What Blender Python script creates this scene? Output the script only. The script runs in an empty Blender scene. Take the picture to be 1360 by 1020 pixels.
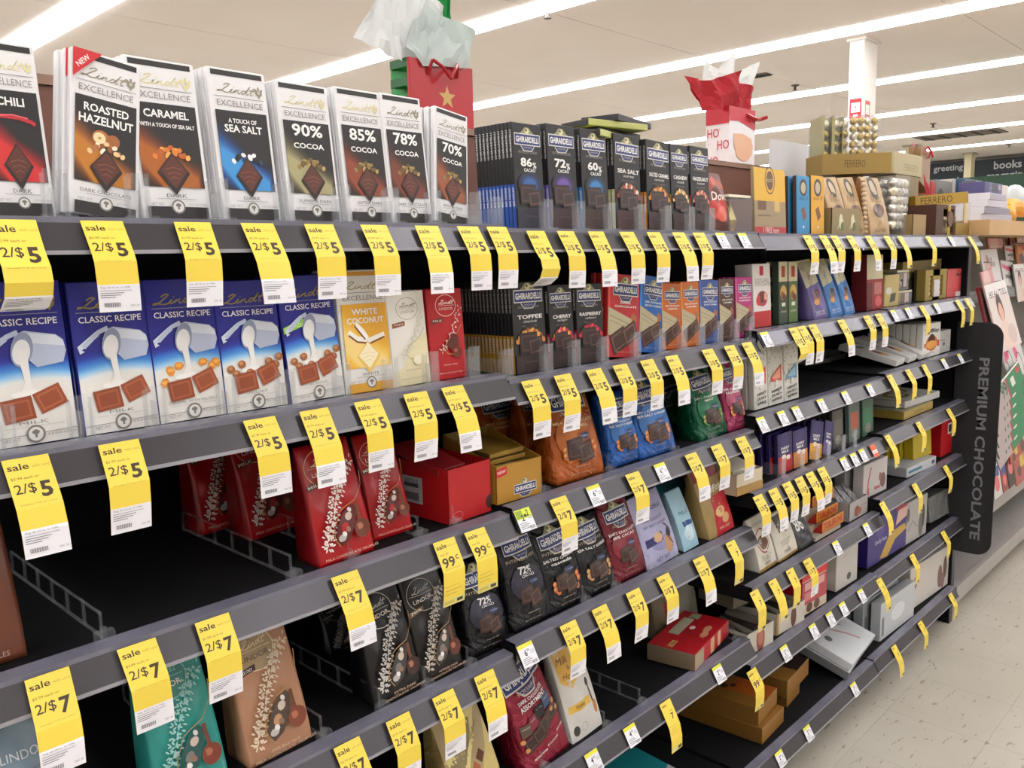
import bpy, bmesh, math, random
from mathutils import Vector, Matrix
from mathutils.geometry import tessellate_polygon
random.seed(7)
SC = bpy.context.scene
COL = SC.collection
PI = math.pi

# ------------------------------------------------------------------ camera, world, exposure
F, CX, CY, H = 1130.0, 680.0, 510.0, 1.55
def _ray(px, py): return Vector(((px-CX)/F, -(py-CY)/F, -1.0))
d1 = _ray(1775, 318).normalized()
d2 = _ray(-510, 372); d2 = (d2 - d1*d1.dot(d2)).normalized()
d3 = d1.cross(d2)
RW = Matrix((d1, d2, d3))                       # camera axes -> world axes (X along the aisle, Y into the shelves)
cam = bpy.data.cameras.new('camera'); cam.sensor_width = 36; cam.lens = F/1360*36; cam.clip_start = 0.02; cam.clip_end = 80
co = bpy.data.objects.new('camera', cam); COL.objects.link(co)
co.matrix_world = Matrix.Translation((0, 0, H)) @ RW.to_4x4()
SC.camera = co
wd = bpy.data.worlds.new('world'); SC.world = wd; wd.use_nodes = True
wd.node_tree.nodes['Background'].inputs[0].default_value = (1, 0.97, 0.93, 1)
wd.node_tree.nodes['Background'].inputs[1].default_value = 0.25
SC.view_settings.view_transform = 'Standard'
SC.view_settings.look = 'None'
SC.view_settings.gamma = 1
SC.view_settings.use_curve_mapping = False
SC.view_settings.exposure = 0.0
SC.cycles.max_bounces = 7; SC.cycles.diffuse_bounces = 4; SC.cycles.glossy_bounces = 3
SC.cycles.transparent_max_bounces = 14; SC.cycles.transmission_bounces = 3
SC.cycles.caustics_reflective = False; SC.cycles.caustics_refractive = False
SC.cycles.use_denoising = True
SC.cycles.sample_clamp_indirect = 4
LAMP = 14.0                                       # strength of the ceiling tubes

# pixel of the 1360x1020 frame -> real place in the room
def onY(px, py, Y):
    r = RW @ _ray(px, py); t = Y/r.y; return Vector((r.x*t, Y, H+r.z*t))
def onX(px, py, X):
    r = RW @ _ray(px, py); t = X/r.x; return Vector((X, r.y*t, H+r.z*t))
def onZ(px, py, Z):
    r = RW @ _ray(px, py); t = (Z-H)/r.z; return Vector((r.x*t, r.y*t, Z))
def Xat(px, Y, Z):
    k = (px-CX)/F
    a = RW[0][0]+k*RW[0][2]; b = (RW[1][0]+k*RW[1][2])*Y+(RW[2][0]+k*RW[2][2])*(Z-H)
    return -b/a

# ------------------------------------------------------------------ materials
def lin(h):
    h = h.lstrip('#'); o = []
    for i in (0, 2, 4):
        c = int(h[i:i+2], 16)/255
        o.append(c/12.92 if c <= .04045 else ((c+.055)/1.055)**2.4)
    return (*o, 1)
_M = {}
def mat(h, kind='paper'):
    key = (h, kind)
    if key in _M: return _M[key]
    m = bpy.data.materials.new(kind+'_'+h.lstrip('#')); m.use_nodes = True
    nt = m.node_tree; b = nt.nodes['Principled BSDF']; b.inputs['Base Color'].default_value = lin(h)
    R = dict(paper=.5, gloss=.28, foil=.3, matte=.8, metal=.35, ink=.45, steel=.42, plastic=.3, gold=.3)[kind]
    b.inputs['Roughness'].default_value = R
    if kind in ('foil', 'gold'):
        b.inputs['Metallic'].default_value = .35 if kind == 'foil' else .7
        tc = nt.nodes.new('ShaderNodeTexCoord'); n = nt.nodes.new('ShaderNodeTexNoise'); bp = nt.nodes.new('ShaderNodeBump')
        n.inputs['Scale'].default_value = 22; n.inputs['Detail'].default_value = 5; n.inputs['Distortion'].default_value = 1.2
        bp.inputs['Strength'].default_value = .9; bp.inputs['Distance'].default_value = .016
        nt.links.new(tc.outputs['Object'], n.inputs['Vector']); nt.links.new(n.outputs['Fac'], bp.inputs['Height'])
        nt.links.new(bp.outputs['Normal'], b.inputs['Normal'])
    if kind in ('metal', 'steel'): b.inputs['Metallic'].default_value = .3
    if kind in ('matte', 'steel'):
        tc = nt.nodes.new('ShaderNodeTexCoord'); n = nt.nodes.new('ShaderNodeTexNoise'); rp = nt.nodes.new('ShaderNodeMapRange')
        n.inputs['Scale'].default_value = 9; n.inputs['Detail'].default_value = 6
        rp.inputs['To Min'].default_value = R-.1; rp.inputs['To Max'].default_value = min(1, R+.12)
        nt.links.new(tc.outputs['Object'], n.inputs['Vector']); nt.links.new(n.outputs['Fac'], rp.inputs['Value'])
        nt.links.new(rp.outputs['Result'], b.inputs['Roughness'])
    _M[key] = m; return m
def clear_mat(name, alpha, tint='#ffffff', rough=.08, top=.4):
    m = bpy.data.materials.new(name); m.use_nodes = True; nt = m.node_tree
    b = nt.nodes['Principled BSDF']; b.inputs['Base Color'].default_value = lin('#c8ccd0'); b.inputs['Roughness'].default_value = rough
    tr = nt.nodes.new('ShaderNodeBsdfTransparent'); tr.inputs[0].default_value = lin(tint)
    fr = nt.nodes.new('ShaderNodeLayerWeight'); fr.inputs['Blend'].default_value = .3
    mr = nt.nodes.new('ShaderNodeMapRange'); mr.inputs['To Min'].default_value = alpha; mr.inputs['To Max'].default_value = top
    mx = nt.nodes.new('ShaderNodeMixShader'); out = nt.nodes['Material Output']
    nt.links.new(fr.outputs['Facing'], mr.inputs['Value']); nt.links.new(mr.outputs['Result'], mx.inputs[0])
    nt.links.new(tr.outputs[0], mx.inputs[1]); nt.links.new(b.outputs[0], mx.inputs[2]); nt.links.new(mx.outputs[0], out.inputs[0])
    return m
CLEAR = clear_mat('clear_plastic', .06)
FENCE = clear_mat('clear_fence', .035, rough=.05, top=.22)
CLEAR2 = clear_mat('clear_film', .10, rough=.15)
def noise_mat(name, c1, c2, scale, rough, det=5, lo=.35, hi=.65, bump=0, metallic=0):
    m = bpy.data.materials.new(name); m.use_nodes = True; nt = m.node_tree; b = nt.nodes['Principled BSDF']
    tc = nt.nodes.new('ShaderNodeTexCoord'); n = nt.nodes.new('ShaderNodeTexNoise'); r = nt.nodes.new('ShaderNodeValToRGB')
    n.inputs['Scale'].default_value = scale; n.inputs['Detail'].default_value = det
    r.color_ramp.elements[0].position = lo; r.color_ramp.elements[0].color = lin(c1)
    r.color_ramp.elements[1].position = hi; r.color_ramp.elements[1].color = lin(c2)
    nt.links.new(tc.outputs['Object'], n.inputs['Vector']); nt.links.new(n.outputs['Fac'], r.inputs[0]); nt.links.new(r.outputs[0], b.inputs['Base Color'])
    b.inputs['Roughness'].default_value = rough; b.inputs['Metallic'].default_value = metallic
    if bump:
        bp = nt.nodes.new('ShaderNodeBump'); bp.inputs['Strength'].default_value = bump; bp.inputs['Distance'].default_value = .004
        nt.links.new(n.outputs['Fac'], bp.inputs['Height']); nt.links.new(bp.outputs['Normal'], b.inputs['Normal'])
    return m
def emit(name, h, s):
    m = bpy.data.materials.new(name); m.use_nodes = True; b = m.node_tree.nodes['Principled BSDF']
    b.inputs['Base Color'].default_value = lin(h); b.inputs['Emission Color'].default_value = lin(h); b.inputs['Emission Strength'].default_value = s
    return m

# ------------------------------------------------------------------ objects
_seen_labels = {}
def link(name, data, parent=None, loc=(0, 0, 0), rot=(0, 0, 0)):
    o = bpy.data.objects.new(name, data); COL.objects.link(o); o.location = loc; o.rotation_euler = rot
    if parent: o.parent = parent
    return o
def tag(o, label, cat, group=None, kind=None):
    o['label'] = label; o['category'] = cat
    if group: o['group'] = group
    if kind: o['kind'] = kind
    return o
def struct(o): o['kind'] = 'structure'; return o
class MB:
    """collects faces with a material each, builds one mesh"""
    def __init__(s): s.v = []; s.f = []; s.m = []; s.mats = []; s.sm = []
    def mi(s, m):
        if m not in s.mats: s.mats.append(m)
        return s.mats.index(m)
    def add(s, vs, fs, m, smooth=False):
        k = len(s.v); s.v += [tuple(v) for v in vs]; i = s.mi(m)
        for f in fs: s.f.append([a+k for a in f]); s.m.append(i); s.sm.append(smooth)
    def box(s, x0, y0, z0, x1, y1, z1, m, b=0):
        """m: one material or dict by side"""
        g = m if isinstance(m, dict) else {}
        d = g.get('d', m)
        P = [(x0,y0,z0),(x1,y0,z0),(x1,y1,z0),(x0,y1,z0),(x0,y0,z1),(x1,y0,z1),(x1,y1,z1),(x0,y1,z1)]
        for key, f in (('f',(0,1,5,4)),('r',(1,2,6,5)),('k',(2,3,7,6)),('l',(3,0,4,7)),('t',(4,5,6,7)),('b',(3,2,1,0))):
            s.add([P[i] for i in f], [(0,1,2,3)], g.get(key, d))
    def ball(s, c, r, m, nu=8, nv=6, sz=1):
        vs = []; fs = []
        for j in range(nv+1):
            t = PI*j/nv
            for i in range(nu):
                a = 2*PI*i/nu; vs.append((c[0]+r*math.sin(t)*math.cos(a), c[1]+r*math.sin(t)*math.sin(a), c[2]+r*sz*math.cos(t)))
        for j in range(nv):
            for i in range(nu): fs.append((j*nu+i, (j+1)*nu+i, (j+1)*nu+(i+1) % nu, j*nu+(i+1) % nu))
        s.add(vs, fs, m, True)
    def cyl(s, a, b, r, m, n=8, r2=None):
        a = Vector(a); b = Vector(b); d = (b-a).normalized(); u = d.orthogonal().normalized(); w = d.cross(u); r2 = r if r2 is None else r2
        vs = [a+(u*math.cos(2*PI*i/n)+w*math.sin(2*PI*i/n))*r for i in range(n)]+[b+(u*math.cos(2*PI*i/n)+w*math.sin(2*PI*i/n))*r2 for i in range(n)]
        s.add(vs, [(i, (i+1) % n, n+(i+1) % n, n+i) for i in range(n)]+[tuple(range(n))[::-1], tuple(range(n, 2*n))], m)
    def prism(s, prof, x0, x1, m, ends=None):
        """prof: list of (y,z), extruded along x"""
        n = len(prof)
        s.add([(x0, y, z) for y, z in prof]+[(x1, y, z) for y, z in prof], [(i, (i+1) % n, n+(i+1) % n, n+i) for i in range(n)], m)
        e = ends or m
        s.add([(x0, y, z) for y, z in prof], [tuple(range(n))[::-1]], e); s.add([(x1, y, z) for y, z in prof], [tuple(range(n))], e)
    def mesh(s, name='mesh'):
        me = bpy.data.meshes.new(name); me.from_pydata(s.v, [], s.f)
        for m in s.mats: me.materials.append(m)
        me.polygons.foreach_set('material_index', s.m); me.polygons.foreach_set('use_smooth', s.sm); me.update(); return me
    def build(s, name, parent=None, loc=(0, 0, 0), rot=(0, 0, 0)): return link(name, s.mesh(name), parent, loc, rot)

# ------------------------------------------------------------------ lettering and printed graphics
_T = {}
def textgeo(s, bold, shear):
    key = (s, bold, shear)
    if key in _T: return _T[key]
    c = bpy.data.curves.new('t', 'FONT'); c.body = s; c.resolution_u = 2; c.offset = bold*.02; c.shear = shear; c.fill_mode = 'FRONT'
    o = bpy.data.objects.new('t', c); me = o.to_mesh()
    vs = [(v.co.x, v.co.y) for v in me.vertices]; fs = [tuple(p.vertices) for p in me.polygons]
    o.to_mesh_clear(); bpy.data.objects.remove(o); bpy.data.curves.remove(c)
    if not vs: vs = [(0, 0), (1, 0), (1, 1)]; fs = []
    x0 = min(v[0] for v in vs); x1 = max(v[0] for v in vs); y0 = min(v[1] for v in vs); y1 = max(v[1] for v in vs)
    g = ([(v[0]-x0, v[1]-y0) for v in vs], fs, x1-x0, y1-y0); _T[key] = g; return g
SCRIPT = [[(.13,.78),(.17,.93),(.25,1.0),(.29,.93),(.25,.76),(.19,.55),(.14,.36),(.07,.22),(.0,.2),(.01,.28),(.08,.3),(.17,.22),(.26,.16),(.35,.22)],
          [(.34,.18),(.37,.4),(.40,.55),(.37,.3),(.40,.18),(.46,.3),(.5,.52),(.48,.2),(.52,.42),(.58,.54),(.57,.3),(.60,.18),(.65,.25)],
          [(.78,.5),(.70,.52),(.66,.3),(.70,.18),(.77,.3),(.86,1.0),(.80,.3),(.83,.18),(.88,.3)],
          [(.99,.9),(.92,.35),(.94,.18),(1.0,.24)], [(.87,.62),(1.06,.66)], [(.415,.70),(.425,.74)]]
class Print:
    """flat artwork in fractions of a w x h face, later laid on the face of a package"""
    def __init__(s, w, h): s.w = w; s.h = h; s.it = []; s.n = 0
    def raw(s, vs, fs, col, k='ink'): s.n += 1; s.it.append((vs, fs, mat(col, k) if isinstance(col, str) else col, s.n)); return s
    def P(s, pts, col, k='ink'):
        v = [(x*s.w, y*s.h) for x, y in pts]
        return s.raw(v, tessellate_polygon([[Vector((a, b, 0)) for a, b in v]]), col, k)
    def R(s, x0, y0, x1, y1, col, k='ink'): return s.P([(x0,y0),(x1,y0),(x1,y1),(x0,y1)], col, k)
    def E(s, x, y, rx, ry, col, rot=0, n=18, k='ink'):
        c, d = math.cos(rot), math.sin(rot); v = []
        for i in range(n):
            a = 2*PI*i/n; p, q = rx*s.w*math.cos(a), ry*s.w*math.sin(a); v.append((min(max(x*s.w+p*c-q*d, 0), s.w), min(max(y*s.h+p*d+q*c, 0), s.h)))
        return s.raw(v, [tuple(range(n))], col, k)
    def O(s, x, y, rx, ry, th, col, n=26):
        v = []
        for i in range(n):
            a = 2*PI*i/n
            for r in (1, 0): v.append((x*s.w+(rx-(0 if r else th))*s.w*math.cos(a), y*s.h+(ry-(0 if r else th))*s.w*math.sin(a)))
        return s.raw(v, [(2*i, 2*((i+1) % n), 2*((i+1) % n)+1, 2*i+1) for i in range(n)], col)
    def T(s, t, x, y, tw, col, th=None, rot=0, bold=0, shear=0):
        vs, fs, W, Ht = textgeo(t, bold, shear); k = tw*s.w/W; kh = th*s.h/Ht if th else k; c, d = math.cos(rot), math.sin(rot); o = []
        for a, b in vs:
            p, q = (a-W/2)*k, (b-Ht/2)*kh; o.append((x*s.w+p*c-q*d, y*s.h+p*d+q*c))
        return s.raw(o, fs, col)
    def S(s, pts, th, col):
        v = [Vector((x*s.w, y*s.h)) for x, y in pts]; q = []; t = th*s.w/2
        for i, p in enumerate(v):
            d = (v[min(i+1, len(v)-1)]-v[max(i-1, 0)]).normalized(); n = Vector((-d.y, d.x)); q += [p+n*t, p-n*t]
        return s.raw([tuple(a) for a in q], [(2*i, 2*i+1, 2*i+3, 2*i+2) for i in range(len(v)-1)], col)
    def script(s, x, y, w, h, col, th=.012, rot=0):
        c, d = math.cos(rot), math.sin(rot)
        for st in SCRIPT:
            pts = []
            for a, b in st:
                p, q = (a-.5+(b-.4)*.12)*w*s.w, (b-.5)*h*s.h; pts.append((x+(p*c-q*d)/s.w, y+(p*d+q*c)/s.h))
            s.S(pts, th, col)
        return s
    def lay(s, fn, name, gx=(), gy=(), step=.00006, base=.0003):
        bm = bmesh.new(); mats = []
        for vs, fs, m, lay in s.it:
            if m not in mats: mats.append(m)
            i = mats.index(m); bv = [bm.verts.new((a, b, base+lay*step)) for a, b in vs]
            for f in fs:
                if len(set(f)) < 3: continue
                try: fc = bm.faces.new([bv[j] for j in f]); fc.material_index = i
                except ValueError: pass
        for g in gx: bmesh.ops.bisect_plane(bm, geom=bm.verts[:]+bm.edges[:]+bm.faces[:], plane_co=(g, 0, 0), plane_no=(1, 0, 0))
        for g in gy: bmesh.ops.bisect_plane(bm, geom=bm.verts[:]+bm.edges[:]+bm.faces[:], plane_co=(0, g, 0), plane_no=(0, 1, 0))
        bmesh.ops.recalc_face_normals(bm, faces=bm.faces[:])
        for v in bm.verts: v.co = fn(v.co.x, v.co.y, v.co.z)
        me = bpy.data.meshes.new(name); bm.to_mesh(me); bm.free()
        for m in mats: me.materials.append(m)
        return me
    def flat(s, name='printing'): return s.lay(lambda x, y, o: (x-s.w/2, -o, y), name)

# ------------------------------------------------------------------ printed designs
GOLD = '#8f7d4c'; GREY = '#8b8784'; WHITE = '#efedea'; INK = '#191718'
def seal(p, x, y, r, ink='#77746f', bg='#dcd9d5'):
    p.E(x, y, r, r, bg); p.O(x, y, r, r, r*.22, ink); p.S([(x, y-r*.4*p.w/p.h), (x, y+r*.5*p.w/p.h)], r*.25, ink); p.E(x, y+r*.2*p.w/p.h, r*.4, r*.25, ink)
def sprig(p, x, y, s, col):
    for dx, dy, a in ((0, .6, 0), (-.5, .3, .6), (.5, .3, -.6), (-.4, -.3, .6), (.4, -.3, -.6), (0, -.6, 0)):
        p.E(x+dx*s, y+dy*s*p.w/p.h, s*.2, s*.45, col, rot=a, n=8)
def choc(p, x, y, s, col='#5a3123', lt='#7d4a36', rot=.15, h=None):
    k = p.w/p.h; c, d = math.cos(rot), math.sin(rot); q = lambda a, b: (x+(a*c-b*d)*s, y+(a*d+b*c)*s*k)
    p.P([q(-.5,-.4),(q(.5,-.4)),(q(.5,.4)),(q(-.5,.4))], col); p.P([q(-.4,-.3),q(.4,-.3),q(.4,.3),q(-.4,.3)], lt); p.P([q(-.33,-.23),q(.33,-.23),q(.33,.23),q(-.33,.23)], col)
def ramp(cs, n):
    o = []
    for i in range(n):
        t = i/(n-1)*(len(cs)-1); k = min(int(t), len(cs)-2); f = t-k; a, b = cs[k].lstrip('#'), cs[k+1].lstrip('#')
        o.append('#'+''.join('%02x' % round(int(a[j:j+2], 16)*(1-f)+int(b[j:j+2], 16)*f) for j in (0, 2, 4)))
    return o
def excellence(title, sub, acc, foot, cluster, new=False, foil='#8f8670', panel='#1b1718', tcol=WHITE):
    def f(w, h):
        p = Print(w, h); p.R(.05, .955, .95, .99, '#221f1f' if panel[1] == '1' else '#d9982a')
        p.script(.45, .87, .62, .075, foil, .016, -.02); sprig(p, .86, .87, .09, foil); p.R(.06, .815, .94, .819, GREY)
        p.T('EXCELLENCE', .5, .775, .8, '#8b8682', th=.04); p.R(.05, .2, .95, .725, panel)
        cs = ramp([panel]+[c for _, c in acc], 10)
        for i, c in enumerate(cs[1:]):
            t = i/9; p.P([(.05,.66-.2*t),(.05,.2+.18*t),(.25+.1*t,.2),(.95-.1*t,.2),(.95-.1*t,.36-.11*t),(.55-.08*t,.45-.08*t)], c)
        ty = .66
        for t, tw, th in title: p.T(t, .5, ty, tw, tcol, th=th, bold=1.2); ty -= th+.022
        if title[0][0] == 'CHILI': p.S([(.05,.55),(.25,.575),(.6,.57),(.8,.55),(.86,.535)], .07, '#b5242e'); p.S([(.1,.565),(.5,.585),(.75,.57)], .02, '#e06a70')
        elif title[0][0] == 'WHITE':
            p.S([(.14,.5),(.3,.44),(.55,.42),(.86,.46)], .09, '#f6f1e8'); p.S([(.14,.475),(.3,.415),(.55,.395),(.86,.44)], .03, '#7a4428'); p.S([(.3,.56),(.42,.5),(.5,.44)], .08, '#fbf7f0'); p.S([(.27,.55),(.38,.48),(.46,.43)], .025, '#7a4428')
        else:
          if title[0][0] == 'ROASTED': p.E(.42, .48, .13, .12, '#b06a34', n=16); p.E(.4, .48, .09, .085, '#ecd2a4', n=14); p.E(.4, .48, .025, .02, '#b08a58'); p.E(.6, .475, .1, .1, '#a05c2c', n=14)
          for i in range(9):
            a = (i-4)/4; p.E(.5+a*.24, .45-.06*a*a-.012*(i % 2), .045, .035, cluster[i % len(cluster)], rot=a, n=9)
          for i in range(4): p.E(.5+(i-1.5)*.1, .42-.02*(i % 2), .055, .04, cluster[(i+1) % len(cluster)], rot=i, n=9)
        wc = title[0][0] == 'WHITE'
        p.P([(.5,.42),(.74,.29),(.5,.15),(.26,.29)], '#241514' if not wc else '#e9c264'); p.P([(.5,.405),(.7,.3),(.5,.19),(.3,.3)], '#57291c' if not wc else '#f6e9c2')
        for i in range(3): p.S([(.37+.03*i, .31-.03*i), (.5, .325-.03*i), (.63-.03*i, .31-.03*i)], .012, '#8a4a34' if not wc else '#e6d6a8')
        p.T(foot, .5, .145, .12+.045*len(foot), '#55504e', th=.022); p.R(.22, .122, .78, .126, '#aaa6a3')
        p.T('NET WT', .2, .09, .2, '#a5a19e', th=.018); p.T('3.5 OZ(100g)', .8, .09, .28, '#a5a19e', th=.018)
        p.R(.05, .0, .95, .075, '#221d1e' if panel[1] == '1' else '#d9a02f'); seal(p, .5, .075, .1)
        if new: p.P([(0,1),(.42,1),(0,.82)], '#c52026'); p.T('NEW', .14, .93, .24, '#f3dada', rot=.8, bold=1)
        return p
    return f
def classic(kind):
    def f(w, h):
        p = Print(w, h); N = 14
        p.R(0, 0, 1, 1, '#1d1f86')
        def hill(y, amp, col):
            pts = [(0, 0), (1, 0)]+[(1-i/N, y+amp*math.sin(PI*(.15+.6*(1-i/N)))) for i in range(N+1)]; p.P(pts, col)
        for i, c in enumerate(ramp(['#1d1f86', '#20319c', '#2f68c8', '#4b90da', '#8fc4ee', '#dfe5e8', '#e7e4df'], 16)): hill(.50-.013*i, .07, c)
        p.script(.43, .86, .66, .085, GOLD, .02, .03); sprig(p, .85, .87, .1, GOLD); p.R(.06, .80, .94, .804, '#9a93a4')
        p.T('CLASSIC RECIPE', .5, .755, .84, '#e9e6ee', th=.042, bold=.6)
        if kind == 'nutgreen': p.P([(0,.55),(.35,.6),(.75,.57),(.75,.64),(.35,.66),(0,.6)], '#8cc63f'); p.T('HAZELNUT', .35, .615, .4, '#d8f0b0', rot=.05)
        # pouring cup
        p.S([(.08,.54),(.05,.57),(.3,.66)], .07, '#cdd4e6'); p.S([(.1,.575),(.32,.67),(.45,.695)], .06, '#b8c2dc')
        p.P([(.36,.62),(.42,.68),(.52,.7),(.88,.665),(.96,.63),(.98,.56),(.93,.49),(.62,.47)], '#b7c0d9'); p.P([(.5,.69),(.88,.66),(.96,.62),(.97,.59),(.6,.62)], '#d8deec')
        p.E(.47, .585, .125, .22, '#8e97b6', rot=-.25); p.E(.46, .57, .1, .16, '#e9e9ec', rot=-.25)
        p.P([(.4,.6),(.52,.57),(.53,.36),(.6,.31),(.38,.31),(.46,.38)], '#eeeceb'); p.E(.5, .31, .22, .05, '#f3f1ee')
        if kind == 'caramel':
            for x, y in ((.22,.36),(.35,.39),(.12,.28),(.72,.4),(.85,.37),(.92,.39)): p.E(x, y, .08, .06, '#d98a2b', n=6, rot=x*9); p.E(x, y+.005, .05, .03, '#f0ab4a', n=6)
        if kind in ('nut', 'nutgreen'):
            for x, y in ((.12,.33),(.2,.29),(.3,.36),(.42,.29),(.75,.36),(.86,.33),(.93,.39),(.62,.3)): p.E(x, y, .065, .06, '#9a5d34', n=12); p.E(x-.01, y+.008, .035, .03, '#c48653', n=10)
        choc(p, .34, .22, .36, '#8e4425', '#a9593a', .12); choc(p, .72, .27, .34, '#9a4b2c', '#b2633f', .35)
        p.T({'caramel': 'CARAMEL WITH SEA SALT', 'nut': 'HAZELNUT', 'nutgreen': 'MILK CHOCOLATE'}.get(kind, 'MILK'), .5, .135, .75 if kind == 'caramel' else .34, '#8b8884', th=.02)
        p.T('creamy smooth milk chocolate', .5, .11, .68, '#b9b5b1', th=.012); p.S([(0,.055),(1,.07)], .008, '#8f8c88'); seal(p, .5, .062, .11)
        p.T('NET WT', .22, .04, .2, '#9c9995', th=.018); p.T('4.4 OZ (125g)', .8, .05, .34, '#9c9995', th=.018)
        return p
    return f
def emblem(p, x, y, w, rot=0, dark='#27336e', eag='#8d8a6a'):
    k = p.w/p.h; c, d = math.cos(rot), math.sin(rot)
    q = lambda a, b: (x+(a*c-b*d)*w, y+(a*d+b*c)*w*k)
    p.P([q(-.34,.12),q(-.2,.2),q(-.08,.31),q(.08,.31),q(.2,.2),q(.34,.12)], eag); p.E(*q(0,.22), w*.09, w*.075, '#d8cfa0', n=10); p.E(*q(-.03,.24), w*.045, w*.035, '#55513a', n=8)
    p.P([q(-.28,-.16),q(.28,-.16),q(.16,-.3),q(-.16,-.3)], '#c9c6bb'); p.P([q(-.25,-.16),q(.25,-.16),q(.14,-.27),q(-.14,-.27)], dark)
    p.P([q(-.5,-.15),q(.5,-.15),q(.5,.15),q(-.5,.15)], '#d5d3cc'); p.P([q(-.48,-.125),q(.48,-.125),q(.48,.125),q(-.48,.125)], dark)
    p.T('GHIRARDELLI', x, y, w*.88, '#f0efe9', th=w*.15*k, rot=rot, bold=1.2); p.T('CHOCOLATE', *q(0, -.2), w*.3, '#c9c6bb', rot=rot)
def intense(lines, acc, col, cluster=None, pct=None):
    def f(w, h):
        p = Print(w, h); emblem(p, .5, .85, .9); p.T('INTENSE DARK', .5, .73, .66, '#8e8a84', th=.028)
        if pct: p.T(pct, .42, .635, .4, WHITE, th=.085, bold=1.6); p.T('%', .7, .61, .13, WHITE, bold=1); p.T('CACAO', .52, .56, .4, WHITE, th=.032, bold=1)
        else:
            p.T(lines[0], .52, .62, min(.84, .13*len(lines[0])), WHITE, th=.045, bold=1.2); p.T(lines[1], .52, .57, .42, '#d9d5cf', th=.03, shear=.3)
        p.T(lines[-1], .5, .52, .5, '#8f8a86', th=.014)
        for i, c in enumerate(ramp(['#1d1c1f']+[c for _, c in acc], 7)[1:]): p.E(.5, .42, acc[0][0]*(1-.1*i), acc[0][0]*.7*(1-.1*i), c)
        if cluster:
            for i in range(13):
                a = (i-6)/6; p.E(.5+a*.4, .455-.1*a*a+.014*(i % 2), .07, .055, cluster[i % len(cluster)], n=8, rot=i)
        choc(p, .42, .33, .56, '#2a1a19', '#4a302b', .02); choc(p, .64, .29, .46, '#2e1d1b', '#5c3f37', .12)
        p.R(0, 0, 1, .2, col); p.T('dark chocolate', .5, .12, .4, '#6b5752', th=.012)
        return p
    return f
def colourbar(base, lt, lines, nuts='#a5623a', white=WHITE):
    def f(w, h):
        p = Print(w, h); p.R(0, 0, 1, 1, base); p.P([(0,.3),(.0,1),(.06,1),(.06,.3)], lt); emblem(p, .55, .82, .8)
        for i, t in enumerate(lines): p.T(t, .55, .66-.045*i, min(.7, .085*len(t)), white, th=.026, bold=.8)
        p.P([(.0,.6),(.9,.44),(.5,.28),(.0,.26)], '#b5a98a'); p.S([(.05,.5),(.75,.39)], .02, '#8f8468'); p.S([(.05,.44),(.6,.36)], .02, '#9d926f')
        for x, y in ((.78,.5),(.86,.47),(.8,.44)): p.E(x, y, .08, .05, nuts, n=9, rot=x*5)
        choc(p, .34, .2, .5, '#3f2620', '#6d4c41', .45); choc(p, .7, .29, .46, '#452a23', '#7a5a4d', .45)
        p.T('NET WT 3.5 OZ', .5, .06, .5, '#c9b9ae', th=.014)
        return p
    return f
def lindor(base, tagc, tagt, foot, orn='#f1e3dc', ball='#6a2f1c', oval=None, dark=False, win='#33201d'):
    def f(w, h):
        p = Print(w, h); lc = orn if dark else '#e8cfa6'
        if oval: p.E(.4, .80, .33, .27, oval, rot=.12)
        p.O(.4, .80, .34, .27, .012, lc); p.script(.4, .85, .42, .07, lc, .012, .05); p.R(.12, .805, .68, .809, lc)
        p.T('LINDOR', .4, .76, .46, '#f3ece2' if tagc != '#3b1420' else '#5f4a3c', th=.036, bold=.3, rot=.05)
        p.P([(.02,.63),(.36,.665),(.36,.71),(.02,.675)], tagc); p.T(tagt, .19, .67, .28, '#f2e8de', th=.026, rot=.13, bold=.6)
        for i in range(34):
            t = i/33; x = .9-.78*t**.75; y = .79-.62*t**1.15; x -= .02*math.sin(t*PI)
            for k in range(5):
                a = i*1.3+k*1.26; rr_ = .05+.055*(k % 2); p.E(min(.96, max(.04, x+rr_*math.cos(a))), y+rr_*.52*math.sin(a), .033, .014, orn, rot=a, n=6)
        p.S([(.97,.72),(.93,.6),(.72,.5),(.42,.43),(.28,.32),(.26,.22),(.33,.15)], .012, '#b58a55')
        pts = [(.36,.15),(.28,.24),(.33,.33),(.47,.41),(.66,.475),(.74,.43),(.66,.3),(.5,.19)]
        p.P(pts, win)
        for x, y, r, c in ((.38,.22,.07,'#b8b2b0'),(.45,.3,.08,base if not dark else '#77706c'),(.42,.25,.045,'#e8e4e0'),(.56,.38,.07,'#c9b7a8'),(.5,.28,.05,'#8f6a58'),(.6,.43,.04,'#d8d0cb')): p.E(x, y, r, r*.8, c, n=9, rot=r*50)
        p.P([(.70,.47),(.76,.47),(.80,.28),(.74,.28)], '#6d3f28'); p.E(.77, .25, .15, .14, ball); p.E(.73, .27, .06, .05, '#a8654a', n=10)
        for i, t in enumerate(foot): p.T(t, .52, .075-.035*i+.02*(len(foot)-1), .5+.02*len(t) if len(t) > 14 else .45, '#d8b7a0', th=.02, rot=.0)
        return p
    return f
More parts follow.
